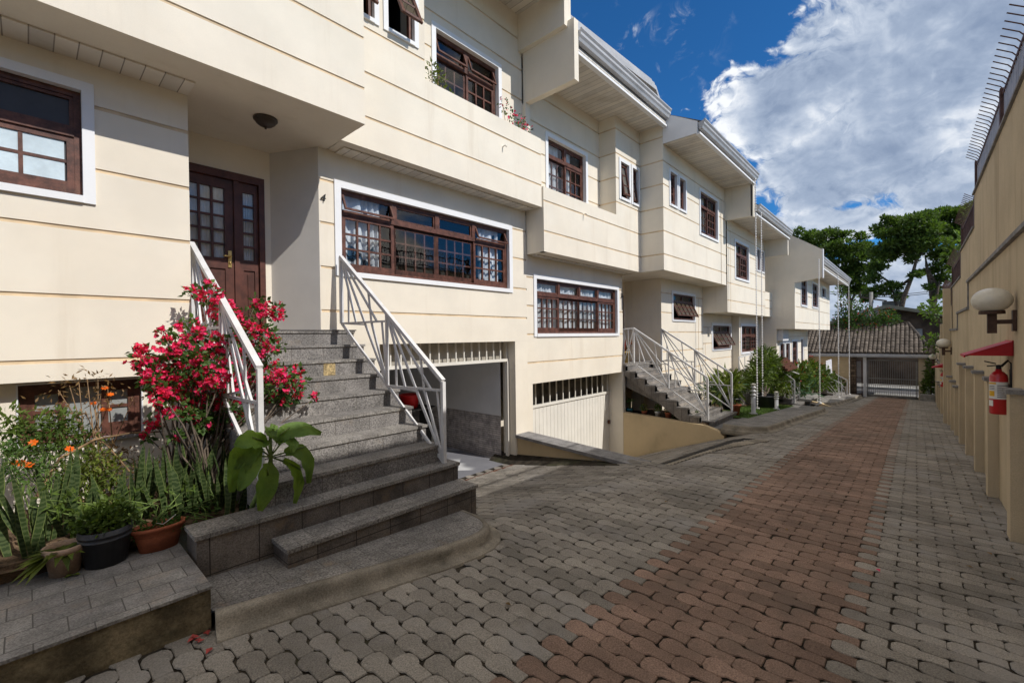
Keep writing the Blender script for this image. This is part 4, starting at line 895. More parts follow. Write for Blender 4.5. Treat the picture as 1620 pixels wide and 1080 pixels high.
# ================= STAIR of house 2 and house 1 =================
s2 = thing('staircase', (20.8, 4.4, -.6), 'third granite staircase behind the potted shrubs and the wishing well', 'staircase', 'granite front stairs')
st2 = [(.05-.17*k, 5.35-.28*k) for k in range(5)]
m = MB()
m.box(17.3, 20.0, 4.7, 5.6, -.9, .05, 1); m.box(17.28, 20.02, 4.68, 5.6, .051, .08, 0)
for k in range(6):
    y = 4.7-.28*k; z = .05-.17*(k+1); m.box(20.02, 21.6, y-.29, 5.3, z-.03, z, 0); m.box(20.03, 21.58, y-.28, 5.28, z-.3, z-.031, 1)
m.box(19.9, 21.9, 2.95, 3.4, -1.3, -1.0, 1); m.box(19.88, 21.92, 2.93, 3.4, -.999, -.97, 0)
m.build('steps', ['granite', 'granite_riser'], s2)
railing(s2, (19.9, 5.0, 1.1), (21.4, 3.55, .25), .95, 2, flat=(17.4, 4.75, 1.08)); railing(s2, (20.05, 4.6, 1.0), (20.1, 3.5, .1), .95, 1)
m = MB(); m.prism([(2.5, -1.45), (3.5, -1.45), (3.5, -.86), (2.9, -.95), (2.5, -1.1)], 'x', 21.95, 22.15); o = recenter(m.build('retaining_wall', 'low_wall_paint'), (22.0, 3, -1.2)); tag(o, 'small tan retaining wall at the foot of the third staircase', 'low wall')
s1 = thing('staircase', (30.5, 3.8, -1.5), 'farthest grey staircase beside the gatehouse, half hidden by the flowering hedge', 'staircase', 'granite front stairs')
m = MB()
for k in range(5): y = 4.5-.28*k; z = -.85-.18*k; m.box(29.8, 32.6, y-.29, 5.1, z-.04, z, 0); m.box(29.82, 32.58, y-.28, 5.1, z-.4, z-.041, 1)
m.build('steps', ['granite', 'granite_riser'], s1)
railing(s1, (32.5, 4.6, .1), (32.5, 3.0, -.85), .9, 2, flat=(29.9, 4.6, .1)); railing(s1, (29.9, 4.6, .1), (29.9, 3.0, -.85), .9, 1)

# ================= RIGHT BOUNDARY WALL =================
WY = -.81
bw = thing('boundary_wall', (12, -.95, -.5), 'tall tan rendered boundary wall stepping down along the right side of the lane', 'boundary wall')
seg = [(-9, 4.9, 5.35), (4.9, 11.86, 4.42), (11.86, 15.25, 3.82), (15.25, 19.0, 3.21), (19.0, 22.6, 2.72), (22.6, 26.5, 2.2), (26.5, 30.5, 1.7), (30.5, 34.6, 1.2)]
m = MB()
poly = [(-9, -3)]+[p for (a, b, z) in seg for p in ((a, z), (b, z))]+[(34.6, -3)]
m.prism(poly, 'y', WY-.18, WY)
lw = [(6.0, 12.5, 2.86), (12.5, 15.55, 2.34), (15.55, 18.6, 1.94), (18.6, 22.6, 1.5), (22.6, 26.5, 1.0), (26.5, 34.6, .5)]
m.build('wall', 'tan_stucco', bw)
m = MB(); poly = [(-9, -3), (-9, 3.4), (6.0, 3.4)]+[p for (a, b, z) in lw for p in ((a, z), (b, z))]+[(34.6, -3)]
m.prism(poly, 'y', WY+.001, WY+.035); m.build('lower_wall', 'tan_stucco', bw)
for k, (a, b, z) in enumerate(lw):
    m = MB(); zn = lw[k+1][2] if k+1 < len(lw) else z-.3
    m.box(a-.03, b+.03, WY+.002, WY+.075, z+.002, z+.05); m.box(b-.005, b+.035, WY+.002, WY+.06, zn+.05, z+.001); m.build('coping', 'slate_cap', bw)
for (a, b, z) in seg[1:]:
    m = MB(); m.box(a-.02, b+.03, WY-.22, WY+.03, z+.002, z+.035); m.build('top_coping', 'slate_cap', bw)
m = MB(); m.box(18.55, 18.95, WY+.04, WY+.20, -1.2, 3.2); m.box(22.9, 23.2, WY+.04, WY+.14, -1.4, 2.2); m.build('buttress', 'tan_stucco', bw)
pil = [(4.75, 1.36), (6.46, 1.33), (8.30, 1.31), (9.95, 1.29), (11.63, 1.27), (13.35, 1.24), (14.95, .61), (16.45, .62), (17.98, .63), (23.5, -.16), (25.3, -.24), (27.4, -.30)]
p0 = None
for (x, zt) in pil:
    zb_ = float(base(x))-.3
    m = MB(); m.box(x, x+.21, WY+.036, WY+.135, zb_, zt-.045); p = m.build('pilaster', 'tan_stucco', bw)
    m = MB(); m.box(x-.03, x+.24, WY+.036, WY+.165, zt-.044, zt); m.build('cap', 'slate_cap', p)
# steel security fence on top, one per step
def fence(a, b, z, h, lab, col):
    f = thing('security_fence', ((a+b)/2, WY, z), lab, 'fence', 'spiked fences on the boundary wall')
    m = MB(); n = int((b-a)/.11)
    for i in range(n): x = a+.08+i*.11; m.box(x-.012, x+.012, WY-.05, WY-.026, z+.04, z+h-.03)
    m.build('bar_panel', col, f)
    m = MB(); m.box(a, b, WY-.055, WY-.02, z+h-.04, z+h); m.box(a, b, WY-.055, WY-.02, z+.06, z+.09); m.build('rail', 'fence_brown', f)
    for x in np.linspace(a+.05, b-.05, max(2, int((b-a)/3.2)+1)):
        m = MB(); m.box(x-.05, x+.05, WY-.10, WY+.0, z+.036, z+h+.06); m.build('post', 'fence_brown', f)
    n = int((b-a)/.155); sp0 = None
    for i in range(n):
        x = a+.1+i*.155
        if sp0 is None:
            m = MB(); m.tube([(x, WY-.04, z+h), (x, WY+.0, z+h+.06), (x, WY+.12, z+h+.15)], .0065, 5); sp0 = m.build('spike', 'fence_brown', f); x00 = x
        else:
            c = sp0.copy(); COL.objects.link(c); c.parent = f; c.location = (x-x00, 0, 0)
fence(5.2, 11.8, 4.45, .50, 'longest grey barred fence with brown posts and outward spikes, on the nearest wall step', 'fence_grey')
fence(11.95, 15.2, 3.85, .52, 'brown spiked fence on the second step of the boundary wall, against the tree', 'fence_brown')
fence(15.35, 18.9, 3.24, .56, 'brown spiked fence on the third step of the wall with leaves poking through', 'fence_brown')
fence(19.1, 22.5, 2.75, .62, 'farthest short brown fence on the low steps of the wall', 'fence_brown')
# wall lamps
wl0 = thing('wall_lamp', (6.95, WY, 2.0), 'nearest milky globe wall lamp above the fire extinguisher canopy', 'wall lamp', 'globe lamps on the boundary wall')
c0 = (6.95, -.6, 1.9)
m = MB(); m.box(6.90, 7.0, WY+.036, WY+.065, 1.90, 2.12); m.bar((6.95, WY+.06, 2.0), (6.95, -.6, 2.0), .045, .045); m.box(6.915, 6.985, -.635, -.565, 1.88, 2.085); m.lathe([(0, 0), (.10, 0), (.10, .035), (0, .035)], (6.95, -.6, 2.085), 18, smooth=False); m.build('bracket', 'lamp_brown', wl0)
m = MB(); m.lathe([(.158*math.sin(t), -.132*math.cos(t)) for t in np.linspace(.45, math.pi, 14)], (6.95, -.6, 2.232), 28, sx=1.0, sy=1.0); m.build('globe', 'lamp_glass', wl0)
dup(wl0, (11.25, 0, -.66), 'second globe wall lamp, level with the tall buttress of the wall'); dup(wl0, (22.05, 0, -1.5), 'farthest small globe wall lamp, close to the gatehouse gutter')
# fire extinguishers and their canopies
def text_mesh(name, body, size, extr, loc, rot, mtl, parent=None, shear=0):
    cu = bpy.data.curves.new(name, 'FONT'); cu.body = body; cu.size = size; cu.extrude = extr; cu.align_x = 'CENTER'; cu.shear = shear
    t = bpy.data.objects.new(name, cu); COL.objects.link(t); bpy.context.view_layer.update()
    me = bpy.data.meshes.new_from_object(t.evaluated_get(bpy.context.evaluated_depsgraph_get())); bpy.data.objects.remove(t)
    me.transform(Matrix.Rotation(rot, 4, 'Z') @ Matrix.Rotation(R(90), 4, 'X')); me.materials.clear(); me.materials.append(MATS[mtl])
    o = bpy.data.objects.new(name, me); COL.objects.link(o)
    if parent: o.parent = parent; loc = Vector(loc)-Vector(LOC[parent.name])
    o.location = loc; return o
q4 = at_y(511, 318, 5.978); text_mesh('house_number', '4', .145, .008, (q4[0], 5.978, q4[2]), 0, 'black_metal', h4, .15)
q3 = at_y(983.5, 471, 5.978); text_mesh('house_number', '3', .18, .008, (q3[0], 5.978, q3[2]), 0, 'black_metal', h3, .15)
ex = thing('fire_extinguisher', (7.3, -.68, .98), 'nearest red fire extinguisher with white and yellow label hanging under the red canopy', 'fire extinguisher', 'fire extinguishers on the boundary wall')
cx, cy, cz = 7.3, -.68, .98
m = MB(); m.lathe([(0, 0), (.068, 0), (.074, .012), (.074, .40), (.068, .435), (.045, .465), (.026, .48), (.026, .50), (0, .5)], (cx, cy, cz), 26); m.build('cylinder', 'fire_red', ex)
m = MB(); m.lathe([(.022, .49), (.022, .545), (.0, .55)], (cx, cy, cz), 12); m.bar((cx, cy+.02, cz+.56), (cx, cy+.11, cz+.585), .022, .012); m.bar((cx, cy+.02, cz+.54), (cx, cy+.09, cz+.53), .02, .012); m.build('valve', 'black_metal', ex)
m = MB(); m.tube([(cx, cy-.02, cz+.53), (cx-.01, cy-.07, cz+.60), (cx-.03, cy-.095, cz+.56), (cx-.04, cy-.09, cz+.40), (cx-.05, cy-.085, cz+.15)], .012, 8); m.build('hose', 'black_metal', ex)
m = MB(); n = 14
def lab(t0, t1, z0, z1, r, mi):
    for i in range(n):
        a, b = t0+(t1-t0)*i/n, t0+(t1-t0)*(i+1)/n
        m.quad((cx+r*math.cos(a), cy+r*math.sin(a), z0), (cx+r*math.cos(b), cy+r*math.sin(b), z0), (cx+r*math.cos(b), cy+r*math.sin(b), z1), (cx+r*math.cos(a), cy+r*math.sin(a), z1), mi)
lab(R(95), R(245), cz+.17, cz+.36, .0752, 0); lab(R(105), R(150), cz+.20, cz+.26, .0757, 1); lab(R(100), R(160), cz+.335, cz+.352, .0757, 1); lab(R(98), R(140), cz+.09, cz+.155, .0752, 0)
for k in range(7): lab(R(166), R(238), cz+.19+.021*k, cz+.199+.021*k, .0757, 2)
for k in range(3): lab(R(106), R(150), cz+.275+.017*k, cz+.282+.017*k, .0757, 2)
m.build('label', ['label_white', 'label_yellow', 'label_ink'], ex)
m = MB(); m.box(cx-.03, cx+.03, WY+.036, cy-.07, cz+.30, cz+.34); m.box(cx-.01, cx+.01, WY+.036, WY+.05, cz+.1, cz+.5); m.build('hook', 'lamp_brown', ex)
cp = MB()
x0, x1, yi, yo = 7.12, 7.66, WY+.036, -.40
cp.add([(x0, yi, 1.795), (x1, yi, 1.795), (x1, yo, 1.635), (x0, yo, 1.635)], [(0, 1, 2, 3)]); cp.add([(x0, yi, 1.635), (x0, yi, 1.793), (x0, yo, 1.633)], [(0, 1, 2)]); cp.add([(x1, yi, 1.635), (x1, yi, 1.793), (x1, yo, 1.633)], [(0, 1, 2)])
cp.box(x0, x1, yi-.0, yi+.012, 1.635, 1.80); cp.box(x0, x1, yo-.01, yo+.003, 1.612, 1.637); cp.add([(x0, yi, 1.77), (x1, yi, 1.77), (x1, yo, 1.615), (x0, yo, 1.615)], [(0, 1, 2, 3)])
ca = recenter(cp.build('extinguisher_canopy', 'canopy_red'), (7.39, yi, 1.7)); tag(ca, 'nearest wedge shaped red metal canopy jutting from the tan wall', 'canopy', 'red canopies on the boundary wall')
dup(ca, (13.6, 0, -.93), 'smaller looking red canopy farther along the wall, beside the tall buttress'); dup(ex, (13.6, 0, -.93), 'farther red fire extinguisher with yellow label, beyond the tall buttress')

# ================= GATEHOUSE =================
GHX = 34.3
gh = thing('gatehouse', (36, 1.5, -1.9), 'gatehouse with grey ribbed tile roof spanning the end of the lane', 'gatehouse')
m = MB(); panel(m, TX(GHX), 3.02, 9.5, -2.4, .60, [], [.2, -.15, -.5, -.85, -1.2, -1.55], ends=(0, 0), gw=.03, gd=.02, thick=.15); m.box(GHX+.15, 38.6, 3.02, 9.5, -2.4, .6); m.build('wall', ['low_wall_paint', 'dark_groove'], gh)
m = MB(); m.box(GHX-.04, GHX+.5, 2.72, 3.0, -2.2, .60); m.build('stone_pier', 'stone_brown', gh)
m = MB(); m.box(GHX, GHX+.4, -.40, -.10, -2.2, .6); m.build('pier', 'tan_stucco', gh)
m = MB(); m.box(GHX-.1, 38.6, -.76, 3.3, .56, .60); m.build('ceiling', 'fascia_olive', gh)
m = MB(); m.box(GHX-.42, GHX-.30, -.76, 9.0, .52, .66); m.box(GHX-.36, GHX-.34, -.76, 9.0, .46, .58); m.build('gutter', 'gutter_metal', gh)
# ribbed hip roof, every tile a curved island
rm = MB(); ez, rz_, ex_, rx = .66, 2.43, GHX-.40, 36.9
tr_ = np.random.default_rng(8)
W_ = .205; rows = 11
for i in range(int(9.6/W_)+1):
    y = -.72+i*W_
    for j in range(rows):
        t0, t1 = j/rows, (j+1.12)/rows
        # hip on the right: rows end where the hip line cuts
        hip = (y+.72)/(.36+.72)
        if y < .36 and t0 > hip: continue
        xa, xb = ex_+(rx-ex_)*t0, ex_+(rx-ex_)*min(t1, 1.02); za, zb2 = ez+(rz_-ez)*t0, ez+(rz_-ez)*min(t1, 1.02)
        vs = []; nn = 7
        for (x, z, l) in ((xa, za, .045+.012*tr_.random()), (xb, zb2, .022)):
            for k in range(nn):
                a = math.pi*k/(nn-1); vs.append((x-.02*math.sin(a), y+W_*.5-math.cos(a)*W_*.46, z+l+math.sin(a)*.085))
        rm.add(vs, [(k, k+1, nn+k+1, nn+k) for k in range(nn-1)]+[tuple(range(nn))], 0, False)
rm.quad((ex_, -.74, ez), (ex_, 9.2, ez), (rx, 9.2, rz_), (rx, .36, rz_), 1); rm.add([(ex_, -.74, ez), (rx, .36, rz_), (38.9, -.74, ez)], [(0, 1, 2)], 1); rm.quad((rx, .36, rz_), (rx, 9.2, rz_), (39.2, 9.2, ez), (39.2, -.74, ez), 1)
rm.tube([(rx, .30, rz_+.07), (rx, 9.2, rz_+.07)], .09, 8); rm.tube([(rx, .36, rz_+.07), (ex_, -.74, ez+.07)], .085, 8)
rm.build('tile_roof', ['roof_tile', 'roof_dark'], gh)
sg = thing('sliding_gate', (GHX+.05, 1, -1.9), 'wide white barred sliding vehicle gate under the gatehouse roof', 'gate')
m = MB(); ya, yb_ = -.06, 2.20
m.box(GHX+.03, GHX+.08, ya, yb_, -1.86, -1.79); m.box(GHX+.03, GHX+.08, ya, yb_, .24, .31); m.box(GHX+.03, GHX+.08, ya, yb_, -.84, -.80); m.box(GHX+.03, GHX+.08, ya, yb_, -1.22, -1.19); m.box(GHX+.03, GHX+.08, ya, ya+.06, -1.86, .3); m.box(GHX+.03, GHX+.08, yb_-.06, yb_, -1.86, .3); m.build('gate_frame', 'gate_grey', sg)
m = MB()
for y in np.arange(ya+.1, yb_-.05, .098): m.box(GHX+.045, GHX+.065, y-.009, y+.009, -1.79, .24)
m.build('bar_panel', 'gate_grey', sg)
pg = thing('pedestrian_gate', (GHX+.05, 2.55, -1.9), 'narrow dark barred pedestrian gate next to the stone pier', 'gate')
m = MB(); m.box(GHX+.03, GHX+.08, 2.42, 2.46, -1.86, .25); m.box(GHX+.03, GHX+.08, 2.70, 2.74, -1.86, .25); m.box(GHX+.03, GHX+.08, 2.46, 2.70, .20, .25); m.box(GHX+.03, GHX+.08, 2.46, 2.70, -1.86, -1.8); m.box(GHX+.03, GHX+.08, 2.46, 2.70, -.83, -.79); m.build('gate_frame', 'fence_brown', pg)
m = MB()
for y in np.arange(2.50, 2.70, .05): m.box(GHX+.045, GHX+.06, y-.007, y+.007, -1.8, .2)
m.build('bar_panel', 'gutter_metal', pg)
m = MB(); m.box(GHX-.05, GHX+.1, 2.22, 2.38, -2.0, .58); o = recenter(m.build('gate_post', 'garage_wall'), (GHX, 2.3, -1.9)); tag(o, 'white square gate post between the pedestrian gate and the sliding gate', 'gate post')

# ================= RAIN CHAINS, BOLLARDS, GARDEN THINGS =================
def chain(x, y, z0, z1, lab, r=.027):
    m = MB(); n = int((z1-z0)/.085)
    for i in range(n):
        z = z0+(z1-z0)*i/n
        m.lathe([(r*.35, 0), (r, .055), (r*.92, .055), (r*.3, .008)], (x, y, z), 8)
    m.tube([(x, y, z0), (x, y, z1)], .006, 5); m.lathe([(.06, 0), (.07, .05), (.0, .05)], (x, y, z0-.05), 12)
    o = recenter(m.build('rain_chain', 'white_metal'), (x, y, z0)); tag(o, lab, 'rain chain', 'rain chains hanging from the gutters')
chain(16.15, 3.86, -.50, 7.03, 'nearer of the two white rain chains hanging side by side over the lawn'); chain(16.85, 3.86, -.56, 6.06, 'farther of the two white rain chains hanging side by side over the lawn')
for (px, lab) in ((1296, 'first single rain chain hanging in front of the blank tan side wall'), (1326, 'middle rain chain hanging in front of the narrow brown windows'), (1343, 'last rain chain hanging at the far gutter corner near the gate')):
    x = at_y(px, 500, 2.93)[0]; chain(min(x, 33.9), 2.93, float(base(x))+.15, 4.98, lab, .032)
def bollard(x, y, z, h, r, lab):
    t = thing('bollard_light', (x, y, z), lab, 'bollard light', 'bollard lights on the lawn')
    m = MB(); m.lathe([(0, 0), (r*1.9, 0), (r*1.8, .035), (r, .05), (r, h*.58), (0, h*.58)], (x, y, z), 16); m.build('post', 'gutter_metal', t)
    for k in range(3):
        zz = z+h*(.60+.12*k); m = MB(); m.lathe([(r*.6, 0), (r*1.25, .0), (r*1.35, .02), (r*.7, h*.08), (r*.6, h*.08)], (x, y, zz), 16); m.build('louver_ring', 'gutter_metal', t)
    m = MB(); m.lathe([(r*.65, h*.58), (r*.65, h*.94), (r*1.2, h*.95), (r*1.0, h*.985), (0, h)], (x, y, z), 16); m.build('lantern_core', 'lamp_glass', t)
bollard(14.1, 3.47, -.40, .90, .06, 'taller grey bollard light with ringed head on the near lawn'); bollard(16.6, 3.40, -.575, .60, .055, 'shorter white bollard light beside the large black pot')

PR = np.random.default_rng(21)
def rdir(r=PR):
    v = r.normal(0, 1, 3); return Vector(v/np.linalg.norm(v))
def leafball(mb, c, rad, n, L, w, mi=0, sq=(1, 1, 1), shell=.35, up=.3, r=PR, droop=.2):
    for _ in range(n):
        d = rdir(r); t = (shell+(1-shell)*r.random())**.6
        p = Vector((c[0]+d.x*rad*sq[0]*t, c[1]+d.y*rad*sq[1]*t, c[2]+d.z*rad*sq[2]*t))
        dd = (d*.8+rdir(r)*.7+Vector((0, 0, up))).normalized(); l = L*r.uniform(.65, 1.25)
        mb.leaf(p, dd, rdir(r)+Vector((0, 0, .6)), l, w*l/L, mi, .12, droop)
# ---- window ledge plants
for (px, py, lab, mtl, nn) in ((690, 125, 'leafy yellow green plant at the left end of the upper window ledge', 'yellow_leaf', 130), (808, 185, 'sparse flowering plant at the right end of the upper window ledge', 'bush_leaf', 60)):
    c = at_y(px, py, 5.72); t = thing('ledge_plant', (c[0], 5.72, 5.9), lab, 'plant', 'plants on the upper window ledge')
    m = MB(); s_ = MB()
    if mtl == 'yellow_leaf':
        cs = [(c[0]+dx, 5.72+dy, 5.9+z) for dx, dy, z in ((-.08, 0, .34), (.03, -.04, .25), (.12, .02, .16), (.22, 0, .05), (-.12, .02, .14))]
        for q in cs: leafball(m, q, .10, 38, .065, .035)
        for q in cs: s_.tube([(q[0]*.6+c[0]*.4, 5.74, 5.88), q], .006, 4)
    else:
        cs = [(c[0]+dx, 5.72+dy, 5.9+z) for dx, dy, z in ((-.22, 0, .40), (-.06, -.03, .22), (.12, .03, .18), (.38, 0, .16), (.46, -.03, .10), (.28, 0, .26))]
        for q in cs: leafball(m, q, .12, 20, .055, .035, 0); leafball(m, (q[0], q[1], q[2]+.05), .09, 10, .05, .045, 1)
        for q in cs: s_.tube([(q[0]*.5+c[0]*.5, 5.74, 5.88), q], .006, 4)
    m.build('foliage', [mtl, 'bract'], t); s_.build('stem', 'dry_stem', t)
# ---- bougainvillea
bo = thing('bougainvillea', (1.0, 4.75, .42), 'large bougainvillea bush covered in crimson blooms beside the near stair railing', 'flowering bush')
B = [(330, 465, 22, .8), (305, 462, 14, .9), (352, 492, 24, .8), (378, 505, 24, .8), (398, 520, 22, .7), (372, 535, 20, .35), (405, 478, 13, .9), (420, 495, 24, .85), (440, 492, 18, .95), (418, 530, 20, .6),
     (258, 527, 10, .9), (300, 525, 26, .75), (330, 545, 28, .7), (360, 560, 30, .75), (275, 552, 26, .75), (225, 565, 22, .85), (250, 582, 26, .65), (300, 575, 30, .45), (330, 590, 32, .75), (265, 610, 28, .75), (285, 600, 28, .6), (300, 620, 28, .75), (345, 610, 30, .55), (375, 600, 30, .75), (400, 585, 26, .7),
     (240, 600, 20, .8), (250, 625, 20, .85), (275, 642, 24, .85), (295, 655, 20, .3), (360, 625, 28, .8), (385, 632, 26, .7), (410, 640, 20, .8), (345, 650, 26, .25), (375, 655, 24, .3), (425, 590, 24, .75), (450, 595, 22, .8), (440, 610, 22, .55), (470, 588, 12, .9), (462, 615, 18, .8), (478, 606, 12, .6), (498, 629, 7, .95), (430, 625, 18, .3), (320, 670, 22, .15), (345, 675, 22, .12), (245, 668, 16, .7), (232, 690, 9, .6), (280, 690, 14, .1), (310, 640, 26, .4), (440, 548, 12, .8), (425, 555, 18, .55), (400, 555, 22, .6), (465, 630, 14, .1), (448, 632, 16, .15)]
lv, fl_, bs = MB(), MB(), MB()
roots = [Vector((1.0, 4.9, .4)), Vector((1.1, 4.75, .42)), Vector((.9, 5.0, .42))]
for i, (px, py, rp, ff) in enumerate(B):
    yy = 4.95+(PR.random()-.5)*.5-max(0, (px-400))*.0022+(.25 if py < 500 else 0)
    c = Vector(at_y(px, py, yy)); k = (c.x*CF[0]+c.y*CF[1])/FPX; rad = rp*k*(.88 if ff > .4 else .6)
    nfl = int(ff*rp*rp*.165); nlf = int((1.3-ff)*rp*rp*.20)+8
    leafball(lv, c, rad, nlf, .058, .036, 0, shell=.1, up=.1)
    for _ in range(max(2, nfl//4)):
        d = rdir(); p = c+d*rad*(PR.random()**.4)
        for _b in range(4):
            a = rdir()*.022; q = p+a; ax = (rdir()*.8+Vector((0, -.5, .5))).normalized(); e1 = ax.cross(rdir()).normalized()
            for j in range(3):
                e = (Matrix.Rotation(2.09*j, 3, ax) @ e1)
                fl_.leaf(q, (e+ax*.6).normalized(), ax, .031*PR.uniform(.75, 1.25), .028, 0, .18, 0)
    r0 = roots[i % 3]; mid = r0.lerp(c, .55)+Vector((PR.normal(0, .06), PR.normal(0, .06), .12))
    bs.tube([r0+Vector((PR.normal(0, .03), PR.normal(0, .03), 0)), r0.lerp(mid, .5)+Vector((0, 0, .08)), mid, c], [.014, .011, .008, .003], 5)
bs.build('stem', 'bark', bo); lv.build('foliage', 'bush_leaf', bo); fl_.build('blossom', 'bract', bo)
# ---- snake plants along the bed
def snake_plant(x, y, z, n, H, sd):
    r = np.random.default_rng(sd); m = MB()
    for i in range(max(4, int(n*.95))):
        a = r.uniform(0, 6.28); d = r.uniform(0, .13); px_, py_ = x+d*math.cos(a), y+d*math.sin(a)*.6
        h = H*r.uniform(.55, 1.22); w = r.uniform(.02, .042); lean = Vector((r.normal(0, .17), r.normal(0, .12), 1)).normalized()
        tw = r.uniform(-.8, .8); vs = []; fs = []; me = []
        for k in range(8):
            t = k/7; ww = w*(.55+.9*math.sin(min(1, t*1.25+.12)*2.2))*.62 if t < 1 else .001
            ww = max(.001, w*.62*(.75+.5*math.sin(t*2.6))*(1 if t < .72 else (1-t)/.28))
            p = Vector((px_, py_, z))+lean*h*t+Vector((.035*math.sin(t*2.4+i*1.7)*t, .03*math.cos(t*2+i)*t, 0)); an = tw+t*(.3+.5*math.sin(i*2.1)); q = Vector((math.cos(an), math.sin(an), 0)); nn = Vector((-q.y, q.x, 0))
            vs += [p-q*ww, p-q*ww*.82+nn*ww*.12, p+nn*ww*.35*-1, p+q*ww*.82+nn*ww*.12, p+q*ww]
        o = len(m.v); m.v.extend([tuple(v) for v in vs])
        for k in range(7):
            for j in range(4):
                m.f.append((o+k*5+j, o+k*5+j+1, o+k*5+6+j, o+k*5+5+j)); m.mi.append(1 if j in (0, 3) else 0); m.sm.append(True)
    o = recenter(m.build('snake_plant', ['snake_leaf', 'snake_edge']), (x, y, z))
    return tag(o, 'mottled upright snake plant in the row along the shady front of the garden bed', 'snake plant', 'snake plants in the near garden bed')
sp_pos = [(.02, 4.55, 8, .62), (-.20, 4.7, 7, .75), (.30, 4.62, 6, .5), (.52, 4.70, 8, .55), (.64, 4.85, 8, .6), (.80, 4.62, 9, .62), (.93, 4.60, 8, .58), (1.06, 4.58, 9, .60), (1.18, 4.50, 8, .55), (1.24, 4.36, 7, .50), (.96, 4.86, 7, .72), (1.2, 4.72, 6, .7), (.14, 4.85, 6, .6)]
for i, (x, y, n, H) in enumerate(sp_pos): snake_plant(x, y, .40, n, H, 40+i)
# ---- big leaved plant at the stair foot
bl = thing('large_leaf_plant', (1.55, 4.15, .5), 'tall plant with broad drooping green leaves in front of the near stair railing', 'plant')
st_, lf_ = MB(), MB()
cb = Vector(at_y(428, 722, 3.86)); rootp = Vector((cb.x-.05, 4.16, .5))
st_.tube([rootp, cb+Vector((0, 0, -.1)), cb+Vector((0, 0, .14))], [.022, .02, .014], 8)
LV = [((415, 706), (375, 700), (366, 778), .15, .10), ((410, 712), (392, 745), (378, 776), .11, .16), ((422, 732), (425, 755), (411, 808), .15, .02), ((450, 716), (490, 704), (488, 764), .13, -.10), ((448, 728), (480, 745), (466, 796), .10, -.16), ((436, 694), (462, 672), (508, 686), .12, .05), ((430, 690), (418, 672), (440, 700), .08, .1), ((440, 700), (466, 690), (462, 716), .10, .15), ((425, 700), (395, 690), (372, 706), .12, .2), ((426, 690), (436, 668), (428, 678), .06, -.1), ((400, 722), (392, 718), (370, 742), .10, .05)]
for (b0, b1, b2, w, dy) in LV:
    A, Bm, C = Vector(at_y(*b0, 3.82)), Vector(at_y(*b1, 3.80-dy*.5)), Vector(at_y(*b2, 3.76-dy*.6)); st_.tube([cb, A.lerp(Bm, .3), Bm.lerp(A, .15)], .007, 5)
    n = 9; vs = []
    for k in range(n+1):
        t = k/n; p = A.lerp(Bm, t*1.0).lerp(Bm.lerp(C, t), t); dr_ = (Bm-A).lerp(C-Bm, t).normalized()
        side = dr_.cross(Vector((.35, -.8, .55))).normalized(); nn = side.cross(dr_).normalized(); ww = w*.62*(math.sin(math.pi*min(1, t*.92+.06))**.65)
        for s__ in (-1, -.5, 0, .5, 1): vs.append(p+side*ww*s__*(1+.08*math.sin(k*2.3+s__*3))+nn*(abs(s__)*ww*.28+.012*math.sin(k*2.1+s__*5)))
    lf_.add(vs, [(k*5+j, k*5+j+1, k*5+6+j, k*5+5+j) for k in range(n) for j in range(4)], 0, True)
st_.build('stem', 'green_stem', bl); lf_.build('leaves', 'big_leaf', bl)
# ---- orange marigold like bushes and undergrowth
def herb(nm, lab, cat, cs, root, leaf, nleaf, Ls, fl=None, stemm='green_stem', group=None, nf=0, fr=.03):
    t = thing(nm, root, lab, cat, group); s_, l_, f_ = MB(), MB(), MB()
    for c in cs:
        c = Vector(c); r0 = Vector(root)+Vector((PR.normal(0, .05), PR.normal(0, .04), 0)); s_.tube([r0, r0.lerp(c, .5)+Vector((PR.normal(0, .04), PR.normal(0, .03), .04)), c], [.006, .005, .003], 4)
        leafball(l_, c, .13, nleaf, Ls, Ls*.32, 0, shell=.05, up=.1)
        for _ in range(nf):
            p = c+Vector((PR.normal(0, .1), PR.normal(0, .08), PR.uniform(.02, .16))); s_.tube([c, p], .003, 4)
            ax = (Vector((0, -.6, .6))+rdir()*.4).normalized(); e1 = ax.cross(rdir()).normalized()
            for j in range(8):
                e = Matrix.Rotation(.785*j+PR.normal(0, .1), 3, ax) @ e1; f_.leaf(p, (e+ax*PR.uniform(.1, .6)).normalized(), ax, fr, fr*.7, 0, .05, .1)
    s_.build('stem', stemm, t); l_.build('foliage', leaf, t)
    if f_.v: f_.build('blossom', fl, t)
    return t
P = lambda px, py, y: at_y(px, py, y)
herb('flowering_herb', 'feathery light green herb with orange blooms under the basement window', 'flowering plant', [P(px, py, 5.35) for px, py in ((55, 672), (85, 680), (110, 690), (70, 700), (95, 665), (35, 690), (130, 700), (15, 668), (10, 700), (40, 715))], (.15, 5.3, .42), 'fern_leaf', 120, .06, 'orange_petal', nf=0)
herb('flowering_herb', 'orange marigold bush at the left edge of the garden bed', 'flowering plant', [P(px, py, 4.9) for px, py in ((25, 720), (78, 728), (85, 740), (10, 722), (30, 745), (60, 760))], (.05, 4.9, .42), 'bush_leaf', 70, .05, 'orange_petal', nf=1, fr=.032)
herb('dry_flower_clump', 'dried out brown flower stalks with a few orange blooms before the basement window', 'dried plant', [P(px, py, 5.45) for px, py in ((110, 610), (125, 605), (138, 600), (155, 600), (150, 630), (160, 622), (176, 625), (170, 610), (210, 632), (92, 617), (65, 645), (100, 650), (120, 655), (82, 648), (148, 640), (135, 650))], (.42, 5.35, .42), 'dry_leaf', 14, .05, 'orange_petal', 'dry_stem', nf=0)
t = bpy.data.objects['dry_flower_clump']; f_ = MB()
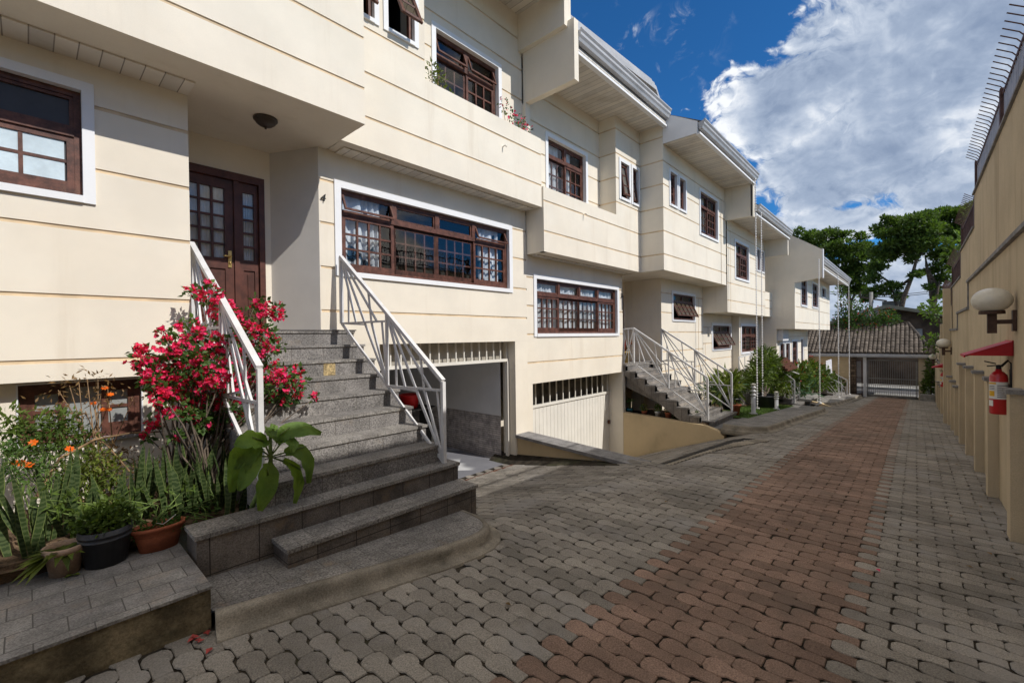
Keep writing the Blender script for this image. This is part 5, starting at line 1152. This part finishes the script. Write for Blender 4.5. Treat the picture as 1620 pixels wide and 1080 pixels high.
for (px, py) in ((166, 614), (175, 624), (148, 638), (163, 648), (172, 648)):
    p = Vector(P(px, py, 5.40)); ax = Vector((0, -.5, .8)).normalized(); e1 = Vector((1, 0, 0))
    for j in range(8): f_.leaf(p, (Matrix.Rotation(.785*j, 3, ax) @ e1+ax*.25).normalized(), ax, .032, .02, 0, .05, .1)
f_.build('blossom', 'orange_petal', t)
herb('leafy_undergrowth', 'low yellow green leafy undergrowth in the middle of the garden bed', 'undergrowth', [P(px, py, 5.1) for px, py in ((120, 745), (140, 735), (160, 755), (135, 765), (175, 745), (150, 720), (110, 770), (180, 770), (130, 790))], (.5, 5.0, .42), 'yellow_leaf', 110, .055)
herb('leafy_undergrowth', 'bright yellow green fern fronds among the snake plants at the front of the bed', 'undergrowth', [P(px, py, 4.55) for px, py in ((100, 790), (125, 800), (70, 790), (195, 790), (215, 800), (285, 780), (250, 790), (330, 770), (350, 790), (385, 770), (300, 790), (45, 800))], (.6, 4.5, .42), 'fern_leaf', 16, .07)
herb('leafy_undergrowth', 'reddish brown withered undergrowth between the snake plants and the basement wall', 'undergrowth', [P(px, py, 5.35) for px, py in ((195, 725), (215, 735), (235, 740), (180, 715), (255, 745), (205, 750), (275, 740))], (.85, 5.3, .42), 'dry_leaf', 50, .05)
herb('leafy_undergrowth', 'small round leaved creeper at the corner of the stone bed edging', 'undergrowth', [P(px, py, 4.4) for px, py in ((300, 820), (325, 815), (345, 812), (318, 800), (290, 808))], (1.0, 4.35, .42), 'bush_leaf', 26, .05)
m = MB(); m.tube([P(55, 790, 5.0), P(95, 725, 5.05), P(150, 695, 5.1), P(205, 685, 5.1), P(260, 682, 5.1)], [.012, .012, .01, .009, .006], 6); m.tube([P(205, 745, 5.0), P(170, 705, 5.1), P(150, 690, 5.15)], .006, 5)
o = m.build('dead_branch', 'dry_stem'); recenter(o, P(95, 725, 5.05)); tag(o, 'thin bare fallen branch slanting across the garden bed', 'branch')
# ---- three pots on the raised pavement
def potted(nm, x, y, z, prof, mtl, lab, fill, group='flower pots on the raised pavement', sx=1, sy=1, rotz=0):
    t = thing(nm, (x, y, z), lab, 'potted plant', group)
    m = MB(); m.lathe(prof, (x, y, z), 24, 0, sx, sy); m.lathe([(0, prof[-1][1]-.03), (prof[-1][0], prof[-1][1]-.03)], (x, y, z), 24, 1, sx, sy); m.build('pot', [mtl, 'soil'], t)
    f = MB(); fill(f, Vector((x, y, z+prof[-1][1]))); return t, f
def potprof(r0, r1, h, lip=.012): return [(0, 0), (r0, 0), (r1-.006, h-.04), (r1+lip, h-.04), (r1+lip, h), (r1-.004, h), (r1-.012, h-.035)]
def f1(m, c):
    for k in range(44): a = PR.uniform(0, 6.28); d = Vector((math.cos(a), math.sin(a), PR.uniform(.1, .7))); m.leaf(c+Vector((PR.normal(0, .02), PR.normal(0, .02), 0)), d, (0, 0, 1), PR.uniform(.10, .22), .05, 0, .1, PR.uniform(.2, .7))
    for k in range(9): d = Vector((-1, PR.normal(0, .4)-.3, PR.uniform(-.3, .4))); m.leaf(c+Vector((-.05, 0, 0)), d, (0, 0, 1), PR.uniform(.15, .26), .055, 0, .1, .4)
def PZ(px, py): return at_z(px, py, .337)[:2]
t, f = potted('potted_plant', *PZ(103, 905), .337, potprof(.078, .102, .19), 'clay_pot', 'small pale clay pot with yellowing trailing leaves, leftmost on the raised pavement', f1); f.build('foliage', 'yellow_leaf', t)
def f2(m, c):
    for dx, dy, dz in ((-.06, 0, .05), (.05, -.02, .06), (0, .03, .09), (.08, .03, .05), (-.02, -.05, .05), (-.09, .02, .08), (.02, 0, .12)): leafball(m, c+Vector((dx, dy, dz))*1.3, .085, 110, .038, .028, 0, shell=.2, up=.4)
t, f = potted('potted_plant', *PZ(168, 888), .337, [(a*1.38, b*1.38) for a, b in [(0, 0), (.085, 0), (.103, .13), (.107, .13), (.107, .138), (.104, .138), (.106, .155), (.110, .155), (.110, .164), (.106, .164), (.108, .185), (.104, .185), (.10, .16)]], 'black_pot', 'round black plastic pot with a dense moss green cushion plant', f2); f.build('foliage', 'fern_leaf', t)
def f3(m, c):
    for dx in (-.09, -.03, .04, .09): leafball(m, c+Vector((dx*1.3, PR.normal(0, .01), .005)), .06, 40, .045, .022, 0, shell=.2, up=.5)
    for k in range(7): m.leaf(c+Vector((-.11, 0, -.01)), Vector((-1, PR.normal(0, .5), PR.uniform(0, .7))), (0, 0, 1), PR.uniform(.08, .13), .02, 0)
t, f = potted('potted_plant', *PZ(252, 866), .337, [(a*1.3, b*1.35) for a, b in [(0, 0), (.072, 0), (.088, .085), (.1, .115), (.106, .115), (.106, .135), (.098, .135), (.092, .11)]], 'terracotta', 'oval terracotta planter with sparse succulents, rightmost on the raised pavement', f3, sx=1.25, sy=.72); f.build('foliage', 'bush_leaf', t)
m = MB(); c = (*PZ(252, 866), .525); m.tube([(c[0]-.02, c[1]-.03, c[2]+.015), (c[0]+.02, c[1]-.05, c[2]-.0), (c[0]+.10, c[1]-.03, c[2]+.045)], .003, 5); o = recenter(m.build('bent_wire', 'white_metal'), c); tag(o, 'short bent white wire stuck in the terracotta planter', 'wire')
# fallen leaves and petals
def fallen(lab, nm, grp, pts, mtl, s=.03, cat='fallen leaf'):
    for (x, y, z) in pts:
        m = MB(); a = PR.uniform(0, 6.28); m.leaf((x, y, z+.004), (math.cos(a), math.sin(a), .12), (0, 0, 1), s*PR.uniform(.8, 1.3), s*.75, 0, .2, .1); o = recenter(m.build(nm, mtl), (x, y, z)); tag(o, lab, cat, grp)
Z = at_z
fallen('small curled red leaf lying in the corner where the raised pavement meets the lane', 'fallen_leaf', 'red leaves by the raised pavement', [(*Z(px, py, gz(.8, 3.3))[:2], gz(.8, 3.2)+.012) for px, py in ((300, 1012), (308, 1016), (316, 1010), (322, 1004), (328, 1000), (296, 1020), (312, 1020))], 'petal_fallen', .045)
fallen('single red leaf lying on the pavers by the kerb end', 'fallen_leaf', None, [(*Z(336, 1028, .06)[:2], gz(.85, 3.0)+.01)], 'petal_fallen', .05)
fallen('reddish dry leaf on the paving under the lowest stone step', 'fallen_leaf', 'dry leaves by the lowest step', [(*Z(px, py, .21)[:2], .20) for px, py in ((404, 862), (414, 860), (372, 874), (364, 889), (318, 898), (425, 866))], 'petal_fallen', .04)
fallen('yellow leaf lying on the raised pavement before the pots', 'fallen_leaf', 'yellow leaves before the pots', [(*Z(px, py, .338)[:2], .337) for px, py in ((100, 915), (116, 908), (128, 908))], 'yellow_leaf', .05)
fallen('single crimson petal on the paving in the middle of the lane', 'fallen_petal', None, [(*Z(1386, 887, -.01)[:2], gz(4.7, .3)+.008)], 'bract', .045, 'petal')

# ---- small pots on the ledge below the second stair
LZ = -.262
def smallpot(px, lab, mtl, r, h, kind, lf='bush_leaf'):
    y = at_x(px, 668, 11.38)[1]; x = 11.40
    t = thing('potted_plant', (x, y, LZ), lab, 'potted plant', 'small pots under the second stair'); m = MB(); m.lathe(potprof(r*.75, r, h, .006), (x, y, LZ), 16); m.build('pot', mtl, t)
    f = MB(); c = Vector((x, y, LZ+h))
    if kind == 'palm':
        f.tube([c, c+Vector((0, 0, .26))], .012, 5)
        for k in range(18): a = PR.uniform(0, 6.28); f.leaf(c+Vector((0, 0, .26)), (math.cos(a), math.sin(a), PR.uniform(-.1, .8)), (0, 0, 1), .2, .05, 0, .1, .4)
    else:
        leafball(f, c+Vector((0, 0, .09)), .10, 70, .06, .04, 0, shell=.1, up=.4)
    f.build('foliage', lf, t)
smallpot(996, 'teal pot with a small palm like plant under the top of the second stair', 'teal_pot', .09, .13, 'palm'); smallpot(1019, 'small orange terracotta pot with a bushy plant under the second stair', 'terracotta', .07, .11, 'b', 'yellow_leaf'); smallpot(1040, 'small white pot on the ledge under the second stair', 'white_pot', .07, .14, 'b'); smallpot(1057, 'plain clay coloured pot next to the white pot under the second stair', 'terracotta', .09, .15, 'b')
t = thing('shade_fern', (11.6, 4.6, LZ), 'dark leafy fern mass growing in the shade under the second stair', 'fern'); f = MB()
for (px, py) in ((1075, 655), (1090, 660), (1082, 672), (1100, 668), (1070, 668)): leafball(f, Vector(at_x(px, py, 11.6)), .22, 110, .16, .035, 0, shell=.1, up=.3, droop=.5)
f.build('foliage', 'bush_leaf', t)
pt = thing('potted_plant', (11.45, 6.0, 1.11), 'golden wicker planter with a red leaved plant on the second stair landing', 'potted plant')
m = MB(); m.lathe(potprof(.12, .15, .36), (11.42, 6.1, 1.11), 16); m.build('pot', 'wicker_gold', pt); f = MB()
for k in range(50): a = PR.uniform(0, 6.28); f.leaf((11.42, 6.1, 1.45), (math.cos(a)*.5, math.sin(a)*.5, 1), (0, 0, 1), PR.uniform(.3, .6), .04, 0 if k % 3 else 1, .1, .3)
f.build('foliage', ['dry_leaf', 'red_petal'], pt)
# ---- garden between second and third stair
def bushy(nm, lab, cat, cs, rad, n, L, w, lf, root=None, pot=None, fl=None, group=None, sq=(1, 1, 1), nfl=0, stems=True):
    c0 = cs[0]; loc = root or (c0[0], c0[1], c0[2]-rad)
    t = thing(nm, loc, lab, cat, group); f = MB(); s_ = MB()
    for c in cs:
        leafball(f, c, rad, n, L, w, 0, sq, .15, .25)
        if fl: leafball(f, (c[0], c[1], c[2]+rad*.3), rad*.8, nfl, .09, .07, 1)
        if stems: s_.tube([loc, ((loc[0]+c[0])/2, (loc[1]+c[1])/2, (loc[2]+c[2])/2), c], [.03, .02, .008], 5)
    f.build('foliage', [lf]+([fl] if fl else []), t)
    if s_.v: s_.build('stem', 'bark', t)
    if pot:
        m = MB(); m.lathe(potprof(*pot[0]), pot[1], 22); m.build('pot', pot[2], t)
    return t
Q = at_y
p = Q(1156, 636, 3.95); bushy('potted_plant', 'large black tub with arching strap leaved plants beside the second stair foot', 'potted plant', [(p[0]+dx, p[1]+dy, p[2]+dz) for dx, dy, dz in ((0, 0, .42), (.22, .1, .5), (-.25, .2, .38))], .30, 110, .36, .07, 'yellow_leaf', (p[0], p[1], p[2]+.1), ((.21, .27, .34), (p[0], p[1], p[2]-.20), 'black_pot'))
bushy('agave', 'blue green spiky agave clump behind the black tub', 'plant', [Q(1135, 618, 4.6), Q(1120, 625, 4.6), Q(1150, 612, 4.8)], .36, 60, .42, .06, 'blue_leaf', stems=False)
p = Q(1160, 655, 3.8); t, f = potted('potted_plant', 13.35, 3.75, -.335, potprof(.10, .15, .30), 'terracotta', 'terracotta pot on the lawn edge at the foot of the second stair', lambda m, c: leafball(m, c+Vector((0, 0, .05)), .1, 20, .06, .03), group=None); f.build('foliage', 'bush_leaf', t)
bushy('shrub', 'round bright green shrub behind the lawn beside the blue agave', 'shrub', [Q(1175, 600, 4.8), Q(1165, 606, 4.8)], .36, 320, .11, .075, 'hedge_leaf')
p = (17.0, 3.85, -.62); cs = [Q(px, py, 4.1) for px, py in ((1205, 585), (1218, 575), (1230, 590), (1212, 600), (1198, 600), (1225, 605), (1208, 560+8))]
bushy('potted_tree', 'bamboo like green shrub in a very large black pot beside the wishing well', 'potted tree', cs, .42, 300, .24, .06, 'hedge_leaf', (17.0, 3.85, -.25), ((.36, .43, .46), p, 'black_pot'))
for k, (px, lab) in enumerate(((1168, 'low'), (1186, 'dark'))):
    q = Q(px, 628, 5.0); m = MB(); m.box(q[0]-.5, q[0]+.5, 4.75, 5.2, -.75, .15 if k else -.05); o = recenter(m.build('planter_box', 'well_wood'), (q[0], 5, -.6)); tag(o, ('brown wooden planter box behind the rain chains' if k else 'brown wooden planter box behind the agave'), 'planter box')
bushy('shrub', 'loose reddish leaved shrub in the planter box behind the rain chains', 'shrub', [Q(1190, 615, 4.9), Q(1200, 622, 4.8), Q(1187, 600, 4.9)], .30, 150, .16, .06, 'dry_leaf')
bushy('shrub', 'variegated yellow green shrub under the wishing well roof', 'shrub', [Q(1225, 618, 3.9), Q(1240, 622, 3.9), Q(1235, 612, 4.1)], .30, 190, .16, .07, 'yellow_leaf')
wx, wy = 20.3, 4.0
ww = thing('wishing_well', (wx, wy, -.95), 'ornamental wooden wishing well with a small shingled roof among the shrubs', 'garden ornament')
m = MB(); m.bar((wx-.1, wy, -.95), (wx, wy, .05), .10); m.bar((wx, wy, .02), (wx+.45, wy-.05, .28), .08); m.bar((wx, wy, .02), (wx-.35, wy, .24), .07); m.build('post', 'well_wood', ww)
m = MB(); m.bar((wx+.45, wy-.2, .26), (wx+.45, wy-.2, .60), .05); m.bar((wx+.55, wy+.3, .26), (wx+.55, wy+.3, .60), .05); m.bar((wx-.45, wy, .24), (wx-.45, wy, .6), .05); m.build('roof_post', 'well_wood', ww)
m = MB()
for j in range(5):
    y0 = wy-.42+.085*j; z0 = .50+.085*j
    for i in range(12): x = wx-.95+i*.16; m.box(x, x+.15, y0, y0+.10, z0, z0+.095)
    m.box(wx-.95, wx+.95, wy+.42-.085*j-.1, wy+.42-.085*j, z0, z0+.09)
m.build('shingle_roof', 'well_wood', ww)
p = Q(1282, 625, 3.3); bn = thing('garden_bench', (p[0], 3.3, -1.15), 'low grey stone bench in front of the flowering hedge', 'bench'); m = MB(); m.box(p[0]-1.3, p[0]+1.0, 3.1, 3.5, -.80, -.70); m.build('seat', 'stone_grey', bn)
for dx in (-1.0, .7): m = MB(); m.box(p[0]+dx-.1, p[0]+dx+.1, 3.15, 3.45, -1.3, -.801); m.build('leg', 'stone_grey', bn)
bushy('blue_palm', 'pale green spiky palm at the foot of the third stair railing', 'plant', [Q(1262, 610, 3.7), Q(1272, 618, 3.6), Q(1255, 615, 3.8)], .42, 70, .5, .06, 'blue_leaf', stems=False)
hc = [Q(px, py, 3.7) for px, py in ((1265, 590), (1280, 585), (1295, 590), (1308, 598), (1275, 603), (1292, 605), (1310, 610), (1322, 607), (1260, 600))]
bushy('flowering_hedge', 'broad green hedge with pink and red blooms near the end house', 'hedge', hc, .62, 420, .17, .10, 'hedge_leaf', (25.5, 3.8, -1.2), None, 'red_petal', sq=(1.2, .8, .75), nfl=16)
lc = Q(1311, 583, 3.4); m = MB(); n = 14
for i in range(n): m.quad((lc[0]-.9+1.8*i/n, 3.4+.05*math.sin(i*2.1), -.25), (lc[0]-.9+1.8*(i+1)/n, 3.4+.05*math.sin(i*2.1+2.1), -.25), (lc[0]-.9+1.8*(i+1)/n, 3.4+.03*math.sin(i*2.1+2.1), .48), (lc[0]-.9+1.8*i/n, 3.4+.03*math.sin(i*2.1), .48))
m.box(lc[0]-.95, lc[0]+.95, 3.385, 3.415, .48, .51); o = recenter(m.build('hanging_cloth', 'cloth_white'), (lc[0], 3.4, .48)); tag(o, 'white cloth draped over the far stair railing above the hedge', 'cloth')
# creeper on the shaded end wall
f = MB()
for k in range(260): f.leaf((22.88, PR.uniform(4.9, 5.35), -.9+2.2*PR.random()**1.6), rdir(), (-1, 0, 0), .09, .05, 0)
o = recenter(f.build('ivy', 'bush_leaf'), (22.88, 5.1, -.5)); tag(o, 'thin creeper climbing the shaded wall beside the third stair', 'creeper')

# ================= BACKGROUND =================
# bougainvillea and vines over the gatehouse roof
cs = [at_x(px, py, x) for px, py, x in ((1335, 520, 36.6), (1350, 505, 36.8), (1365, 510, 36.8), (1380, 500, 37), (1395, 508, 36.9), (1352, 525, 36.4), (1375, 525, 36.5), (1335, 500, 37), (1345, 485, 37.2), (1408, 510, 37), (1390, 522, 36.6), (1325, 535, 36.4), (1362, 493, 37.3), (1330, 512, 36.8), (1403, 500, 37.2))]
bushy('roof_creeper', 'flowering creeper with red and orange blooms spilling over the gatehouse roof', 'creeper', cs, .62, 190, .17, .10, 'bush_leaf', (37.5, 3.5, .8), None, 'red_petal', sq=(.8, 1, .8), nfl=16)
cs = [at_x(px, py, 37) for px, py in ((1340, 470), (1335, 455), (1330, 480), (1350, 472), (1328, 462), (1345, 488))]
bushy('climbing_sprig', 'thin leafy sprigs rising above the creeper against the sky', 'creeper', cs, .42, 26, .17, .10, 'tree_leaf', (37.2, 3.6, 2.2))
cs = [at_x(px, py, 34.0) for px, py in ((1470, 605), (1472, 590), (1466, 612), (1474, 575), (1470, 620), (1476, 598))]
bushy('shrub', 'dark tall shrub squeezed between the gate pier and the boundary wall', 'shrub', cs, .38, 150, .22, .06, 'tree_leaf', (33.9, -.6, -1.9), sq=(.8, .55, 1.4))
m = MB(); m.box(33.3, 33.9, -.76, -.15, -2.1, -1.55); o = recenter(m.build('planter_box', 'stone_grey'), (33.6, -.4, -1.9)); tag(o, 'grey stone planter at the foot of the dark shrub by the gate', 'planter box')
cs = [at_x(px, py, 29) for px, py in ((1478, 485), (1480, 500), (1474, 490), (1480, 540), (1482, 548))]
bushy('overhanging_vine', 'bright green vine hanging over the far end of the boundary wall', 'vine', cs, .45, 70, .2, .11, 'tree_leaf_light', (29, -1.0, 2.0))
cs = [at_x(px, py, 19.5) for px, py in ((1520, 385), (1515, 400), (1508, 405), (1517, 412), (1512, 418), (1522, 378))]
bushy('overhanging_vine', 'sprays of light green leaves poking through the brown spiked fence', 'vine', cs, .30, 34, .17, .08, 'tree_leaf_light', (19.5, -1.1, 3.0))
# trees
def tree(lab, trunk, crown, lf, n=190, L=.42, base_r=.23, rs=1.13, X=48):
    pts = [at_x(px, py, X) for px, py in trunk[0]]
    t = thing('tree', pts[0], lab, 'tree', 'large trees behind the gatehouse'); m = MB()
    for br in trunk:
        q = [at_x(px, py, X+(PR.random()-.5)*1.5*(i > 0)) for i, (px, py) in enumerate(br)]; k = base_r if br is trunk[0] else base_r*.6
        m.tube(q, [k*(1-.75*i/(len(q)-1)) for i in range(len(q))], 8)
    m.build('trunk', 'bark', t); f = MB(); r = np.random.default_rng(len(crown)*7+len(lab))
    for (px, py, rp) in crown:
        c = np.array(at_x(px, py, X)); k = (c[0]*CF[0]+c[1]*CF[1])/FPX; rad = rp*k*rs
        for s__ in range(5):
            d = r.normal(0, 1, 3); d /= np.linalg.norm(d); cc = c+d*rad*np.array([1.2, .95, .62])*.62
            leafball(f, cc, rad*.52, int(n*2.6*rp*rp/900)+14, L*.62, L*.30, 0, (1.25, 1.1, .5), .1, .5, r, .3)
    f.build('crown', lf, t)
tree('nearest tall spreading tree, trunk leaning left above the gatehouse ridge', [[(1422, 545), (1424, 495), (1430, 470), (1442, 440), (1450, 410), (1458, 385)], [(1423, 497), (1415, 470), (1412, 455)], [(1442, 440), (1420, 455), (1398, 440), (1385, 430)], [(1450, 410), (1475, 380), (1490, 365)], [(1450, 412), (1430, 385), (1410, 370)]],
     [(1420, 375, 26), (1450, 360, 30), (1480, 362, 28), (1440, 385, 26), (1410, 395, 24), (1465, 390, 26), (1395, 405, 16), (1400, 365, 18), (1425, 352, 16), (1460, 345, 15), (1380, 440, 12), (1395, 460, 12), (1375, 465, 11), (1410, 455, 12), (1420, 470, 9), (1448, 435, 9), (1445, 410, 10), (1388, 425, 11), (1372, 475, 8), (1405, 345, 9)], 'tree_leaf', L=.45)
tree('right hand tall tree, its twin stems rising beside the boundary wall fence', [[(1477, 540), (1477, 490), (1472, 450), (1466, 420), (1462, 395)], [(1477, 490), (1484, 455), (1492, 425)], [(1484, 455), (1470, 430), (1490, 400)]],
     [(1500, 350, 26), (1520, 345, 22), (1495, 375, 24), (1515, 375, 22), (1490, 405, 16), (1480, 425, 13), (1495, 440, 13), (1475, 455, 10), (1490, 465, 10), (1505, 400, 16), (1535, 330, 14), (1485, 340, 15), (1530, 360, 20), (1502, 420, 14)], 'tree_leaf_light', L=.45, X=50)
tree('left hand dark green tree rising behind the last house roof', [[(1345, 545), (1345, 480), (1338, 440), (1330, 400)], [(1345, 480), (1360, 450), (1368, 420)]],
     [(1310, 375, 18), (1325, 390, 22), (1340, 410, 24), (1330, 430, 20), (1360, 395, 18), (1370, 420, 20), (1355, 440, 18), (1345, 455, 14), (1375, 400, 14), (1365, 375, 10), (1305, 395, 16), (1312, 420, 16), (1358, 460, 10), (1335, 370, 10)], 'tree_leaf', X=54, L=.5)
tree('small distant tree crown peeping over the third house gutter', [[(1272, 545), (1272, 480), (1268, 400)]], [(1262, 368, 10), (1275, 372, 13), (1285, 380, 14), (1270, 385, 12), (1295, 390, 12)], 'tree_leaf', X=56, L=.5)
# house behind
bh = thing('distant_house', (47, 1.2, -2.6), 'dark brown house with a low gable roof behind the gatehouse', 'house')
H_ = 47.5; L0, L1, Rr_ = at_x(1335, 503, H_), at_x(1403, 484, H_), at_x(1500, 503, H_)
m = MB(); m.prism([(L0[1], -2.6), (L0[1], L0[2]-.1), (L1[1], L1[2]-.1), (Rr_[1]-2, Rr_[2]-.4), (Rr_[1]-2, -2.6)], 'x', H_+.5, H_+6); m.build('wall', 'old_house', bh)
m = MB(); m.prism([(L0[1]+1.2, L0[2]-.55), (L0[1]+1.2, L0[2]-.33), (L1[1], L1[2]+.12), (Rr_[1]-2.5, Rr_[2]-.33), (Rr_[1]-2.5, Rr_[2]-.55), (L1[1], L1[2]-.16)], 'x', H_-.4, H_+6.5); m.build('roof', 'fascia_olive', bh)
m = MB(); q = at_x(1450, 520, H_); m.box(H_+.4, H_+.55, q[1]-.35, q[1]+.35, -1, q[2]); m.build('column', 'stone_grey', bh)
m = MB(); q = at_x(1407, 486, H_); m.box(H_+1, H_+2, q[1]-.7, q[1]+.5, q[2]-.1, q[2]+.55); m.build('roof_hatch', 'pole_concrete', bh)
m = MB(); m.box(44.5, 44.8, -12, 12, -2.6, .9); m.box(44.5, 44.8, 12.1, 30, -2.6, .9); m.box(44.5, 44.8, -30, -12.1, -2.6, .9); o = recenter(m.build('street_wall', 'old_house'), (44.6, 0, -2)); tag(o, 'long dark brown wall across the street beyond the gate', 'wall')
up = thing('utility_pole', at_x(1378, 545, 42), 'concrete utility pole with crossarm and transformer behind the creeper', 'utility pole'); b0 = LOC[up.name]
tp = at_x(1378, 462, 42); m = MB(); m.tube([b0, tp], [.16, .11], 10); m.build('pole', 'pole_concrete', up)
a, b = at_x(1361, 470, 42), at_x(1403, 476, 42); m = MB(); m.bar(a, b, .10); m.bar((a[0], a[1], a[2]-.1), (a[0], a[1], a[2]+.45), .06); m.build('crossarm', 'bark', up)
q = at_x(1376, 497, 41.8); m = MB(); m.lathe([(0, -.35), (.36, -.35), (.40, -.3), (.40, .28), (.3, .36), (0, .38)], (41.5, q[1]+.2, q[2]), 16); m.box(41.3, 41.7, q[1]-.75, q[1]-.35, q[2]-.25, q[2]+.2); m.build('transformer', 'transformer_grey', up)
for k, (y0, y1, lab) in enumerate(((461, 457, 'uppermost thin black power line crossing the sky'), (464, 460, 'lower thin black power line crossing the sky'))):
    A, B_ = at_x(1310, y0, 42.5), at_x(1500, y1, 42.5); m = MB(); pts = [(A[0], A[1]+(B_[1]-A[1])*i/12*1.0, A[2]+(B_[2]-A[2])*i/12-.35*math.sin(math.pi*i/12)) for i in range(13)]; pts = [(p_[0], p_[1], p_[2]) for p_ in pts]; m.tube(pts, .022, 5); o = recenter(m.build('power_line', 'wire_black'), pts[6]); tag(o, lab, 'power line')

# ---- small loose things
q = at_y(648, 634, 7.6); m = MB(); m.lathe([(0, 0), (.16, 0), (.20, .26), (.215, .26), (.215, .28), (.19, .28), (.155, .02)], (q[0], 7.6, q[2]-.14), 20); o = recenter(m.build('plastic_basin', 'plastic_red'), (q[0], 7.6, q[2]-.14)); tag(o, 'red plastic basin on a shelf inside the open garage', 'basin')
m = MB(); m.box(q[0]-.5, q[0]+.5, 7.4, 7.85, q[2]-.18, q[2]-.142); m.box(q[0]-.45, q[0]-.40, 7.42, 7.83, -.62, q[2]-.181); m.box(q[0]+.40, q[0]+.45, 7.42, 7.83, -.62, q[2]-.181); o = recenter(m.build('side_table', 'room_dark'), (q[0], 7.6, -.62)); tag(o, 'dark low table inside the open garage', 'table')
lr = np.random.default_rng(77)
pts = []
for _ in range(26):
    x = 1.6+abs(lr.normal(0, 1))*5.0; y = lr.choice([lr.uniform(-.6, 2.6), lr.uniform(-.62, -.2)]); pts.append((x, y, gz(x, y)+.006))
_w = None
fallen('small dry brown leaf lying loose on the pavers of the lane', 'fallen_leaf', 'dry leaves scattered on the lane', pts, 'dry_leaf', .045)
